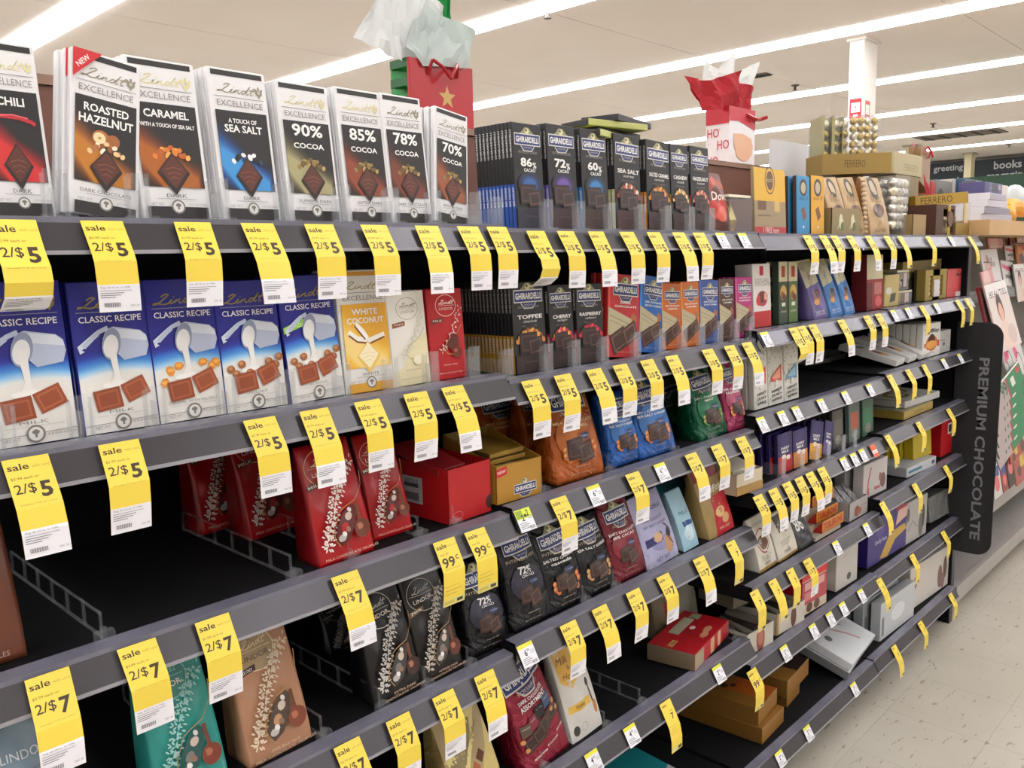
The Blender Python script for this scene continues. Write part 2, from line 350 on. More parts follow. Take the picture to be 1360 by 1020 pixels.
def squares(base, lines, hi=WHITE, sq='SQUARES', pct=None, nuts=None, deep='#382320', glow=None):
    def f(w, h):
        p = Print(w, h); emblem(p, .5, .82, .76, .02)
        p.T(sq, .5, .69, .5 if len(sq) < 9 else .78, '#b9a891', th=.032)
        if glow: p.E(.5, .45, .42, .3, glow)
        if pct: p.T(pct, .48, .58, .3, WHITE, th=.08, bold=1.6); p.T('CACAO', .52, .52, .3, WHITE, th=.028, bold=1)
        for i, t in enumerate(lines): p.T(t, .5, .61-.05*i, min(.84, .075*len(t)), hi, th=.032, bold=1)
        p.P([(.5,.49),(.76,.51),(.76,.38),(.48,.38)], base); p.E(.63, .45, .1, .05, '#30406e', n=10); p.T('GHIRARDELLI', .63, .45, .2, '#c8c8d0')
        if nuts:
            for x, y in ((.2,.34),(.26,.24),(.82,.36),(.84,.30),(.2,.28),(.76,.22)): p.E(x, y, .06, .05, nuts, n=6, rot=x*9); p.E(x-.01, y+.008, .03, .022, '#dfae78', n=6, rot=x*5)
        choc(p, .4, .34, .34, deep, '#573a30', .05); choc(p, .6, .29, .33, deep, '#6a483b', .12); p.T('squares', .5, .15, .3, '#c0b0a2', th=.016)
        p.T('NET WT 5.32 OZ (151g)', .5, .08, .5, '#c0b0a2', th=.015)
        return p
    return f
def assort(w, h):
    p = Print(w, h); emblem(p, .47, .8, .9, .14); p.T('SQUARES', .5, .68, .5, '#c9a8a0', th=.035, rot=.14)
    p.T('DARK CHOCOLATE', .5, .615, .6, WHITE, th=.03, rot=.14, bold=1); p.T('ASSORTMENT', .5, .565, .62, WHITE, th=.04, rot=.14, bold=1.2)
    for i, (x, y, c) in enumerate(((.18,.34,'#5a4a3c'),(.36,.38,'#7c1f33'),(.54,.43,'#151417'),(.76,.48,'#3d4f6e'))):
        p.P([(x-.11,y-.02),(x+.1,y),(x+.1,y+.1),(x-.11,y+.08)], c); p.T('GHIRARDELLI', x, y+.06, .16, '#c9c6c0', rot=.14); choc(p, x+.03, y-.08, .26, '#33211d', '#5c3d33', .3)
    for x, y in ((.06,.3),(.1,.22),(.9,.47),(.94,.4),(.8,.42)): p.E(x, y, .05, .035, '#c98a52', n=7)
    p.T('MIDNIGHT REVERIE', .32, .13, .3, '#e8d8d4', th=.02, rot=.14, bold=.6); p.T('60% CACAO DARK', .62, .18, .28, '#e8d8d4', th=.02, rot=.14, bold=.6); p.T('SEA SALT SOIREE', .86, .24, .2, '#e8d8d4', th=.02, rot=.14); return p
def generic(bg, blobs, texts, k='ink'):
    """blobs: list of ('r'|'e'|'p'|'s', args..), texts: (string,x,y,tw,colour,kw)"""
    def f(w, h):
        p = Print(w, h)
        if bg: p.R(0, 0, 1, 1, bg)
        for b in blobs: getattr(p, b[0])(*b[1:])
        for t in texts: p.T(t[0], t[1], t[2], t[3], t[4], **(t[5] if len(t) > 5 else {}))
        return p
    return f

# ------------------------------------------------------------------ packages
_C = {}
def carton(name, w, h, d, col, front, loc, rot=(0, 0, 0), label='', cat='chocolate bar', group=None, side=None, top=None, key=None, spine=None, kind='paper', partname='front_print'):
    """a folding carton or wrapped bar standing with its front to -Y; origin at the middle of the front's foot"""
    kk = key and (key, round(w, 4), round(h, 4), round(d, 4))
    if kk and kk in _C: bm_, fm = _C[kk]
    else:
        b = MB(); e = min(.0012, d*.15); m0 = mat(col, kind); ms = mat(side or col, kind); mt = mat(top or col, kind)
        P = lambda x0, y0, z0, x1, y1, z1: (x0, y0, z0, x1, y1, z1)
        # octagonal footprint gives the folded edges a soft corner, bevelled top and foot
        ring = lambda z, i: [(-w/2+e+i, i, z), (w/2-e-i, i, z), (w/2-i, e+i, z), (w/2-i, d-e-i, z), (w/2-e-i, d-i, z), (-w/2+e+i, d-i, z), (-w/2+i, d-e-i, z), (-w/2+i, e+i, z)]
        R = [ring(0, e), ring(e, 0), ring(h-e, 0), ring(h, e)]
        for j in range(3):
            for i in range(8):
                n = (i+1) % 8; m = m0 if i in (0, 1, 7) else ms
                b.add([R[j][i], R[j][n], R[j+1][n], R[j+1][i]], [(0, 1, 2, 3)], m)
        b.add(R[0], [tuple(range(8))[::-1]], m0); b.add(R[3], [tuple(range(8))], mt)
        bm_ = b.mesh(name)
        fm = None
        if front:
            pr = front(w-.002, h-.002); pm = pr.flat('front_print')
            fm = pm
        if kk: _C[kk] = (bm_, fm)
    o = link(name, bm_, None, loc, rot); tag(o, label, cat, group)
    if fm: link(partname, fm, o, (0, 0, .001))
    if spine:
        sk = ('spine', key, round(h, 3), round(d, 4))
        if sk not in _C:
            pr = spine(d-.001, h-.002)
            _C[sk] = pr.lay(lambda x, y, o_: (-w/2-o_, d-.0005-x, y), 'spine_print')
        link('spine_print', _C[sk], o, (0, 0, .001))
    return o
def pouch(name, w, h, d, col, front, loc, rot=(0, 0, 0), label='', cat='chocolate bag', group=None, kind='foil', key=None, bulge=.012, taper=.06, side=None, fold=False, extra=None):
    """a gusseted stand-up bag: wide foot, flat sealed top"""
    sh = math.tan(-rot[0]); rot = (0, rot[1], rot[2])     # the bag leans back by its shape, its foot stays flat on the shelf
    kk = key and (key, round(w, 4), round(h, 4), round(d, 4), round(sh, 3))
    def dep(v): return d*(1-v**1.6) + .004
    def fn(x, y, off, back=False):
        u = x/w; v = y/h; k = 1-taper*math.sin(PI*min(v, 1)*.5)**2
        yy = d*.5-dep(v)*.5 - bulge*max(0, math.sin(PI*min(max(u, 0), 1)))**.8*math.sin(PI*min(max(v*.95+.04, 0), 1)) \
            - (.0020*math.sin(u*9+v*14)+.0010*math.sin(u*15-v*19))*max(0, math.sin(PI*u))**.5*math.sin(PI*min(max(v, 0), 1))
        if back: yy = d-yy
        return ((u-.5)*w*k, ((yy-off) if not back else yy)+sh*y, y)
    if kk and kk in _C: bmesh_, fm = _C[kk]
    else:
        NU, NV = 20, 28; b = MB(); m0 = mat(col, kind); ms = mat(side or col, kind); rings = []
        for j in range(NV+1):
            v = j/NV; y = v*h
            fr = [fn(w*i/NU, y, 0) for i in range(NU+1)]; bk = [fn(w*i/NU, y, 0, True) for i in range(NU, -1, -1)]
            gi = .25*d*min(1, v*1.8)*(1-v)
            mid = lambda a, c, s: ((a[0]+c[0])/2-s*gi, (a[1]+c[1])/2, y)
            rings.append(fr+[mid(fr[-1], bk[0], 1)]+bk+[mid(bk[-1], fr[0], -1)])
        n = len(rings[0]); vs = [p for r in rings for p in r]
        fs = {0: [], 1: []}
        for j in range(NV):
            for i in range(n):
                q = (j*n+i, j*n+(i+1) % n, (j+1)*n+(i+1) % n, (j+1)*n+i); fs[0 if i < NU else 1].append(q)
        b.v = list(vs); i0, i1 = b.mi(m0), b.mi(ms)
        for k2, lst in fs.items():
            for q in lst: b.f.append(list(q)); b.m.append((i0, i1)[k2]); b.sm.append(True)
        b.f.append(list(range(n))[::-1]); b.m.append(i1); b.sm.append(False)
        b.f.append(list(range(NV*n, NV*n+n))); b.m.append(i0); b.sm.append(False)
        # crimped seal
        for k3 in range(3): b.box(-w/2*(1-taper)+.002, d/2-.0028+sh*h, h-.004-k3*.005, w/2*(1-taper)-.002, d/2+.0028+sh*h, h-.002-k3*.005, m0)
        bmesh_ = b.mesh(name); fm = None
        if front:
            pr = front(w, h); fm = pr.lay(fn, 'front_print', [w*i/20 for i in range(1, 20)], [h*i/28 for i in range(1, 28)], base=.0016)
        if kk: _C[kk] = (bmesh_, fm)
    o = link(name, bmesh_, None, loc, rot); tag(o, label, cat, group)
    if fm: link('front_print', fm, o)
    if fold:
        q = MB(); q.prism([(d/2-.006+sh*h, h-.02), (d/2-.0045+sh*h, h+.002), (d/2+.006+sh*h, h+.002), (d/2+.007+sh*h, h-.02)], -w/2+.001, w/2-.001, mat(fold, 'paper'))
        q.build('folded_top', o)
    return o

ORD0 = ['first', 'second', 'third', 'fourth', 'fifth', 'sixth', 'seventh', 'eighth', 'ninth', 'tenth', 'eleventh', 'twelfth']
# ------------------------------------------------------------------ the shop itself
HC = 3.3; RX0, RX1, RY0, RY1 = -7.0, 18.95, -8.0, 15.0
def tilemat():
    m = bpy.data.materials.new('vinyl_tile'); m.use_nodes = True; nt = m.node_tree; b = nt.nodes['Principled BSDF']; N = nt.nodes.new; L = nt.links.new
    tc = N('ShaderNodeTexCoord'); oi = N('ShaderNodeObjectInfo'); n1 = N('ShaderNodeTexNoise'); n2 = N('ShaderNodeTexNoise'); mp = N('ShaderNodeMapping')
    r1 = N('ShaderNodeValToRGB'); r2 = N('ShaderNodeValToRGB'); mx = N('ShaderNodeMixRGB'); g = N('ShaderNodeNewGeometry')
    n1.inputs['Scale'].default_value = 2.2; n1.inputs['Detail'].default_value = 5; L(g.outputs['Position'], n1.inputs['Vector'])
    r1.color_ramp.elements[0].position = .3; r1.color_ramp.elements[0].color = lin('#b8b1a2'); r1.color_ramp.elements[1].position = .7; r1.color_ramp.elements[1].color = lin('#c5bfb2')
    L(n1.outputs['Fac'], r1.inputs[0])
    mp.inputs['Scale'].default_value = (17, 52, 1); mp.inputs['Rotation'].default_value = (0, 0, .5); L(g.outputs['Position'], mp.inputs['Vector']); L(mp.outputs['Vector'], n2.inputs['Vector'])
    n2.inputs['Scale'].default_value = 1.0; n2.inputs['Detail'].default_value = 3
    r2.color_ramp.elements[0].position = .63; r2.color_ramp.elements[0].color = (0, 0, 0, 1); r2.color_ramp.elements[1].position = .69; r2.color_ramp.elements[1].color = (1, 1, 1, 1)
    L(n2.outputs['Fac'], r2.inputs[0]); L(r2.outputs[0], mx.inputs[0]); L(r1.outputs[0], mx.inputs[1]); mx.inputs[2].default_value = lin('#9a9080')
    L(mx.outputs[0], b.inputs['Base Color']); b.inputs['Roughness'].default_value = .34
    return m
TILE = tilemat()
fl = link('floor', None); struct(fl)
q = MB(); q.box(RX0, RY0, -.06, RX1, RY1, -.0015, noise_mat('floor_base', '#a89e8c', '#b3a997', 3, .5)); q.build('floor_slab', fl)
TS = .3048; q = MB(); e = .0004; q.box(e, e, -.0014, TS-e, TS-e, 0, TILE); tm = q.mesh('floor_tile')
for i in range(22):
    for j in range(11):
        link('floor_tile', tm, fl, (1.6+i*TS, .972-.0+(j-9)*TS, 0))
q = MB()
for i in range(85):
    for j in range(75):
        x, y = 1.6+(i-28)*TS, .972+(j-29)*TS
        if -.01 < (x-1.6)/TS < 21.99 and -.01 < (y-.972)/TS+9 < 10.99 or not (RX0 < x < RX1-TS and RY0 < y < RY1-TS): continue
        q.add([(x+e, y+e, 0), (x+TS-e, y+e, 0), (x+TS-e, y+TS-e, 0), (x+e, y+TS-e, 0)], [(0, 1, 2, 3)], TILE)
o = q.build('floor_tile', fl); o['kind'] = 'stuff'
cm = bpy.data.materials.new('ceiling_paint'); cm.use_nodes = True; nt = cm.node_tree; b_ = nt.nodes['Principled BSDF']
g_ = nt.nodes.new('ShaderNodeNewGeometry'); n_ = nt.nodes.new('ShaderNodeTexNoise'); r_ = nt.nodes.new('ShaderNodeValToRGB'); n_.inputs['Scale'].default_value = .9; n_.inputs['Detail'].default_value = 6
r_.color_ramp.elements[0].position = .35; r_.color_ramp.elements[0].color = lin('#e6dcd6'); r_.color_ramp.elements[1].position = .65; r_.color_ramp.elements[1].color = lin('#ece3de')
nt.links.new(g_.outputs['Position'], n_.inputs['Vector']); nt.links.new(n_.outputs['Fac'], r_.inputs[0]); nt.links.new(r_.outputs[0], b_.inputs['Base Color']); b_.inputs['Roughness'].default_value = .9
cl_ = link('ceiling', None); struct(cl_)
q = MB(); q.box(RX0, RY0, HC+.012, RX1, RY1, HC+.1, cm); q.build('ceiling_slab', cl_)
# ceiling boards between the rows of tubes, with fine open joints
CBW = 2.333
bm1 = MB(); bm1.box(.004, .003, 0, CBW-.254, 2.06-.003, .012, cm); cb = bm1.mesh('ceiling_panel')
for i in range(-3, 7):
    for j in range(-3, 6): link('ceiling_panel', cb, cl_, (2.53+i*CBW, 2.18+(j-1)*2.06, HC))
WALL = noise_mat('wall_paint', '#d6d0c8', '#dcd6ce', 1.5, .8)
for nm, bx in (('wall_far', (RX1, RY0, 0, RX1+.1, RY1, HC+.1)), ('wall_near', (RX0-.1, RY0, 0, RX0, RY1, HC+.1)), ('wall_back', (RX0, RY1, 0, RX1, RY1+.1, HC+.1)), ('wall_front', (RX0, RY0-.1, 0, RX1, RY0, HC+.1))):
    q = MB(); q.box(*bx, WALL); struct(q.build(nm))
TUBE = emit('lamp_diffuser', '#fbfcff', LAMP); HOUS = mat('#e9e6e0', 'paper')
q = MB(); q.prism([(0, 0)], 0, 0, TUBE) if 0 else None; q.box(-.118, .004, -.010, .118, 2.056, .004, TUBE); dm = q.mesh('diffuser')
q = MB(); q.box(-.125, 0, .012, .125, 2.06, .0145, HOUS); q.box(-.125, 0, .004, -.118, 2.06, .012, HOUS); q.box(.118, 0, .004, .125, 2.06, .012, HOUS); q.box(-.119, 0, -.011, .119, .004, .004, HOUS); hm = q.mesh('housing')
RWN = ['far behind', 'behind', 'just behind', 'overhead', 'second', 'third', 'fourth', 'fifth', 'sixth', 'seventh', 'eighth']
for i in range(-4, 7):
    for j in range(-5, 6):
        x = 2.405+i*CBW; y = 2.18+(j-1)*2.06
        if not (RX0+.2 < x < RX1-.2 and RY0 < y and y+2.06 < RY1): continue
        o = link('ceiling_light', None, None, (x, y, HC-.003))
        vis = i >= 0 and j >= 0
        tag(o, f'bright white strip light, {ORD0[j+5]} piece of the {ORD0[i+4]} ceiling row', 'ceiling light', 'strip lights in rows across the ceiling')
        link('diffuser', dm, o); link('housing', hm, o)
# column with red notices, two thinner far columns
PW = mat('#e9e5e0', 'matte')
a = onX(1129, 60, 7.38); c = onX(1148, 60, 7.38)
q = MB(); q.box(7.38, c.y, 0, 7.38+.28, a.y, HC, PW); o = q.build('pillar'); struct(o)
q = MB(); q.box(7.36, c.y-.02, HC-.02, 7.68, a.y+.02, HC, PW); q.build('pillar_collar', o)
for (l, r_, t, bt), onside in (((1131, 1141, 131, 152), 0), ((1148.5, 1153.5, 131, 150), 1)):
    p0 = onX((l+r_)/2, (t+bt)/2, 7.375); zz = onX((l+r_)/2, t, 7.375).z
    p = Print(.10, .16); p.R(0, 0, 1, 1, '#c9303a'); p.R(.12, .3, .88, .8, '#efe6e2'); p.T('!', .5, .5, .1, '#c9303a', th=.28, bold=1); p.R(.3, .08, .7, .2, '#efe6e2')
    fn = (lambda x, y, o_, yy=p0.y: (7.3795-o_-.0005, yy+.05-x, zz-.16+y)) if not onside else (lambda x, y, o_: (7.44+x, c.y-.001-o_, zz-.16+y))
    o = link('pillar_notice', p.lay(fn, 'pillar_notice')); tag(o, 'red and white notice on the '+('side' if onside else 'front')+' of the white column', 'notice')
BG = mat('#cfc4a2', 'matte')
for (l, r_, t, X) in ((1203, 1214, 183, 15.4), (1281.5, 1291, 197, 17.6)):
    p0 = onX(l, t, X); p1 = onX(r_, t, X)
    q = MB(); q.box(X, p1.y, 0, X+.22, p0.y, HC, BG); o = q.build('pillar'); struct(o)
    q = MB(); q.box(X-.03, p1.y-.04, HC-.03, X+.26, p0.y+.04, HC, mat('#a8a090', 'matte')); q.build('pillar_collar', o)
# wall signs
SG = mat('#3b4147', 'matte')
def wallsign(l, r_, t, bt, words, lab):
    X = 18.7; a = onX(l, t, X); b = onX(r_, bt, X); z0 = onX((l+r_)/2, bt, X).z; z1 = min(HC-.04, onX((l+r_)/2, t, X).z)
    o = link('wall_sign', None); tag(o, lab, 'sign'); q = MB(); q.box(X, b.y, z0, X+.04, a.y, z1, SG); q.build('sign_board', o)
    for wd_, xl, xr, yt, yb in words:
        A = onX(xl, (yt+yb)/2, X); B = onX(xr, (yt+yb)/2, X); W_ = A.y-B.y; hh = onX(xl, yt, X).z-onX(xl, yb, X).z
        p = Print(W_, hh); p.T(wd_, .5, .5, 1, '#c9cdd0', th=1, bold=1)
        link('lettering', p.lay(lambda x, y, o_: (X-.001-o_*8, A.y-x, A.z-hh/2+y), 'lettering'), o)
wallsign(1291, 1420, 208, 247, [('books', 1320, 1357, 214.5, 225), ('magazines', 1311, 1372, 230, 241)], 'dark grey wall sign reading books magazines high on the far wall')
wallsign(1215, 1281, 215, 252, [('greeting', 1240, 1279, 221, 231), ('cards', 1248, 1279, 237, 246)], 'dark grey wall sign reading greeting cards, partly behind the paper bag')
q = MB(); a = onX(1330, 252, 18.6); q.box(18.5, 2.5, 1.2, 18.69, a.y+2.6, a.z, mat('#33483c', 'matte')); q.box(18.44, 2.5, a.z, 18.69, a.y+2.6, a.z+.05, mat('#c9cdd0'))
o = q.build('wall_display'); tag(o, 'dark green wall display with a white top edge under the wall signs', 'display')
# sprinklers and vents
for k, (px, py) in enumerate(((727, 18), (1056, 117), (1239.5, 168), (1340, 195))):
    p0 = onZ(px, py-4, HC); s_ = MB(); s_.cyl((0, 0, 0), (0, 0, -.012), .045, mat('#5a534f', 'metal'), 10, .035); s_.cyl((0, 0, -.012), (0, 0, -.05), .014, mat('#4a4542', 'metal'), 8); s_.cyl((0, 0, -.05), (0, 0, -.055), .028, mat('#4a4542', 'metal'), 10)
    tag(s_.build('sprinkler', None, p0), ['small metal sprinkler head on the ceiling, nearest one', 'small sprinkler head by the fourth strip of lights left of the column', 'tiny sprinkler head on the ceiling right of the column', 'tiny sprinkler head furthest along the ceiling'][k], 'sprinkler', 'ceiling sprinklers')
for k, (px, py, w_, d_) in enumerate(((1275, 178.5, .6, 1.2), (1006, 100, .14, .25))):
    p0 = onZ(px, py, HC); s_ = MB(); s_.box(-w_/2, -d_/2, -.012, w_/2, d_/2, 0, mat('#6f6660', 'matte'))
    o = s_.build('ceiling_vent', None, p0); tag(o, ['dark slotted ceiling vent beyond the column', 'dark slotted ceiling vent partly behind the red tissue paper'][k], 'vent')
    for m_ in range(5):
        t_ = MB(); yy = -d_/2+d_*(m_+.5)/5; t_.box(-w_/2+.03, yy-.03, -.02, w_/2-.03, yy+.01, -.012, mat('#2f2b29', 'matte')); t_.build('slat', o)

# ------------------------------------------------------------------ the gondola
LIP = noise_mat('channel_plastic', '#454246', '#4c494e', 5, .28, metallic=.35); RAIL = noise_mat('pale_rail_plastic', '#6c6b78', '#797886', 12, .25); BLACK = mat('#0e0d10', 'matte'); BLACK.node_tree.nodes['Principled BSDF'].inputs['Specular IOR Level'].default_value = .22; EDGE = mat('#a09ea6', 'steel')
PALE = noise_mat('pale_channel_plastic', '#6d6c77', '#777683', 5, .25, metallic=.35)
BAY = [(0.16, 1.045), (1.052, 1.933), (1.940, 2.800), (2.805, 3.665)]
ROWZ = {0: [1.567, 1.312, 1.062, .800, .520, .120], 1: [1.561, 1.300, 1.070, .815, .513, .120],
        2: [1.557, 1.318, 1.103, .902, .650, .435, .125], 3: [1.557, 1.322, 1.112, .912, .690, .425, .128]}
RN = ['top', 'second', 'third', 'fourth', 'fifth', 'sixth', 'lowest']
BN = ['nearest', 'second', 'third', 'farthest']
def deck(b, r): return ROWZ[b][r]+.040
LY0, LY1 = 1.000, 1.021          # lip: bottom front, top back
def make_shelf(b, r):
    x0, x1 = BAY[b]; z = ROWZ[b][r]
    if r == 0 and b == 3: x1 = 3.72
    base = r == len(ROWZ[b])-1
    o = link('shelf', None, None, ((x0+x1)/2, 1.02, z)); lx0, lx1 = x0-o.location.x, x1-o.location.x
    rn = 'bottom' if base else RN[r]
    tag(o, f'{"light" if r < 2 and b > 1 else "dark"} grey-fronted black metal shelf, the {rn} one of the {BN[b]} bay', 'shelf', 'shelves of the chocolate gondola')
    D = MB(); D.box(lx0, .0, .026, lx1, .425, .040, BLACK); D.box(lx0, .0, .0, lx0+.003, .42, .026, BLACK); D.box(lx1-.003, 0, 0, lx1, .42, .026, BLACK)
    D.build('deck', o)
    L = MB(); a, c = LY0-1.02, LY1-1.02
    L.prism([(a, .0), (a, .003), (c-.001, .036), (c+.003, .036), (a+.004, .0)], lx0, lx1, PALE if (r < 2 and b > 1) else LIP, LIP)
    L.build('price_channel', o)
    E_ = MB(); E_.prism([(a-.0015, -.001), (a-.0015, .0035), (a+.0005, .0035), (a+.0005, -.001)], lx0, lx1, EDGE); E_.build('front_edge', o)
    K = MB(); K.prism([(c-.002, .034), (c-.002, .0405), (c+.022, .0425), (c+.022, .0385), (c+.002, .034)], lx0, lx1, RAIL); K.build('top_rail', o)
    if base:
        q = MB(); q.box(lx0, .12, -z+.001, lx1, .13, 0, BLACK); q.build('kick_plate', o)
    if b in (2,) and r in (0,): pass
    return o
for b in range(4):
    for r in range(len(ROWZ[b])): make_shelf(b, r)
# backs, uprights and the end panel
for b in range(4):
    x0, x1 = BAY[b]
    g = link('gondola_bay', None, None, ((x0+x1)/2, 1.46, 0)); h2 = (x1-x0)/2+.0025
    tag(g, f'black backing panel with slotted uprights behind the {BN[b]} bay of shelves', 'shelving', 'gondola bays')
    q = MB(); q.box(-h2, 0, 0, h2, .012, 1.60, BLACK); q.build('back_panel', g)
    for s in ((-1,) if b < 3 else (-1, 1)):
        u = MB(); u.box(s*h2-(.012 if s < 0 else .024), -.012, 0, s*h2+(.012 if s < 0 else 0), -.0005, 1.6, mat('#232226', 'matte'))
        for k in range(28): u.box(s*h2-.002, -.0125, .1+k*.052, s*h2+.002, -.0119, .13+k*.052, mat('#050505', 'matte'))
        u.build('upright', g)
wood = noise_mat('brown_board', '#6d4436', '#7c5042', 3, .5)
g = link('top_board', None, None, (1.55, 1.474, 1.6)); tag(g, 'brown wooden board running along the back above the top shelf', 'board')
q = MB(); q.box(-1.5, 0, 0, 1.46, .018, .235, wood); q.build('board_face', g)
q = MB(); q.box(-1.5, -.006, .235, 1.46, .35, .25, noise_mat('board_cap', '#8d6c5c', '#9c7a68', 3, .5)); q.build('board_cap', g)
q = MB(); q.box(-1.5, .33, -1.59, 1.46, .35, .235, wood); q.build('rear_face', g)
# end panel and sign
g = link('end_panel', None, None, (3.69, 1.24, 0)); tag(g, 'tall black panel closing the far end of the chocolate shelves', 'panel')
q = MB(); q.box(-.015, -.20, .0, .015, .25, 1.552, BLACK); q.build('panel_board', g)
q = MB(); q.box(-.018, -.205, .0, .018, -.2, 1.552, mat('#26252a', 'steel')); q.build('front_edge', g)
s = link('section_sign', None, None, (3.665, 0, 0)); tag(s, 'black vertical sign reading PREMIUM CHOCOLATE at the end of the shelves', 'sign')
q = MB(); y0, y1, z0, z1, rr = .895, 1.06, .325, 1.262, .055
pts = [(y1, z0), (y1, z1)]+[(y0+rr-rr*math.sin(a*PI/12), z1-rr+rr*math.cos(a*PI/12)) for a in range(7)]+[(y0+rr-rr*math.cos(a*PI/12), z0+rr-rr*math.sin(a*PI/12)) for a in range(7)]
q.prism(pts, -.004, .004, mat('#1f1d20', 'matte')); q.build('sign_board', s)
p = Print(.82, .06); p.T('PREMIUM CHOCOLATE', .5, .5, .9, '#77757a', th=.62, bold=1.3)
link('lettering', p.lay(lambda x, y, o_: (-.0045-o_, .985-y, 1.165-x), 'lettering'), s)

# ------------------------------------------------------------------ sale tags and price tickets
PROF = {  # centre line (y, z) from the top of the strip down; lip slope first
 'long': [(0, 0), (-.0215, -.036), (-.026, -.046), (-.0265, -.072), (-.024, -.102)],
 'kick': [(0, 0), (-.0215, -.036), (-.029, -.050), (-.035, -.075), (-.036, -.103)],
 'curl': [(0, 0), (-.0215, -.036), (-.033, -.050), (-.037, -.066), (-.030, -.082), (-.014, -.093), (.0, -.096)],
 'tick': [(0, 0), (-.0205, -.0355)]}
def arc(pr):
    L = [0]
    for a, b in zip(pr, pr[1:]): L.append(L[-1]+math.hypot(b[0]-a[0], b[1]-a[1]))
    return L
def prof_fn(pr, w, twist=0):
    L = arc(pr); T = L[-1]
    def fn(x, y, off):
        s = T-y; i = 0
        while i < len(pr)-2 and s > L[i+1]: i += 1
        t = (s-L[i])/(L[i+1]-L[i]); (ya, za), (yb, zb) = pr[i], pr[i+1]
        dy, dz = yb-ya, zb-za; n = math.hypot(dy, dz); ny, nz = dz/n, -dy/n
        if ny > 0 and i < 3: ny, nz = -ny, -nz
        return (x-w/2+twist*s, ya+dy*t+ny*off, za+dz*t+nz*off)
    return fn, L, T
YEL, YE2, TW = '#ecd04c', '#e5ca44', '#eceaf0'
def tag_art(kind, w, T):
    p = Print(w, T); D = '#3a2d1c'
    if kind in ('5', '7', '5c'):
        p.R(0, .28, 1, 1, YEL); p.R(0, 0, 1, .28, TW)
        p.T('sale', .29, .91, .46, D, th=.068, bold=.8); p.T('with card', .77, .90, .38, '#b39a3a', th=.03)
        p.T('$2.99 each or' if kind != '7' else '$3.99 each or', .37, .79, .6, '#7a6428', th=.03)
        p.T('2/$', .31, .675, .46, D, th=.115, bold=.3); p.T('5' if kind != '7' else '7', .74, .65, .26, D, th=.165, bold=1.6)
        p.T('everyday 71.4c per ounce', .5, .52, .8, '#9c8532', th=.016)
        p.T('Reg. $3.29 ea. or 2/$6', .42, .25, .7, '#77757c', th=.02); p.R(.05, .215, .8, .222, '#a9a7ae')
        for i, l in enumerate((.8, .7, .5)): p.R(.05, .19-.022*i, .05+l*.7, .198-.022*i, '#8c8a90')
        for i in range(14): p.R(.12+.027*i, .05, .12+.027*i+.012*(1+i % 2*.6), .095, '#7a787e')
        p.T('DEC 28', .84, .06, .2, '#84828a', th=.02)
    elif kind == '9':
        p.R(0, 0, 1, 1, YEL); p.R(0, 0, 1, .1, '#d9cf86'); p.T('sale', .29, .91, .46, D, th=.068, bold=.8); p.T('with card', .77, .90, .38, '#b39a3a', th=.03)
        p.T('Save 30c', .3, .79, .38, '#6f5c28', th=.03); p.T('99', .38, .66, .56, D, th=.155, bold=1); p.T('c', .8, .7, .15, D, th=.07)
        p.R(.1, .56, .85, .565, '#9c8532'); p.T('Reg. $1.29 ea.', .4, .3, .6, '#7c682c', th=.02); p.R(.08, .24, .8, .247, '#9c8532'); p.R(.08, .18, .6, .187, '#9c8532')
        p.R(.05, .03, .5, .08, '#c9b94e'); p.R(.62, .03, .9, .08, '#3f3c30')
    elif kind == 's':
        p.R(0, 0, 1, 1, YEL); p.T('sale', .3, .93, .4, D, th=.05, bold=.8); p.T('each', .7, .8, .3, '#8b7430', th=.03); p.T('7', .66, .69, .24, D, th=.12, bold=1)
        for i in range(4): p.R(.08, .52-.05*i, .75, .525-.05*i, '#9c8532')
        p.R(.05, .02, .55, .09, '#c9c7a8'); p.R(.6, .02, .95, .09, '#3f3c30')
    elif kind in ('w6', 'w4', 'w2', 'wg', 'w'):
        p.R(0, 0, 1, 1, '#e9e8ee'); p.R(0, .82, 1, 1, '#e3df3e'); n, c = {'w6': ('6', '99'), 'w4': ('4', '49'), 'w2': ('2', '19'), 'wg': ('2', '1'), 'w': ('2', '99')}[kind]
        if kind == 'wg': p.R(0, .55, 1, 1, '#d6e23c'); p.R(.05, .6, .45, .95, '#8fa52a'); p.T('2', .75, .78, .16, '#333333', th=.3, bold=1)
        p.T(n, .4, .6, .17, '#26242a', th=.28, bold=1); p.T(c, .58, .68, .16, '#26242a', th=.13)
        for i in range(3): p.R(.7, .62-.06*i, .95, .64-.06*i, '#96949c')
        for i in range(4): p.R(.08, .36-.08*i, .55+.1*(i % 2), .39-.08*i, '#8f8d95')
        for i in range(8): p.R(.6+.04*i, .06, .62+.04*i, .2, '#77757c')
    else:
        p.R(0, 0, 1, 1, '#e2571f'); p.R(0, .3, 1, .55, '#e6d8d2'); p.R(.1, .38, .9, .44, '#b58a7c')
    return p
_G = {}
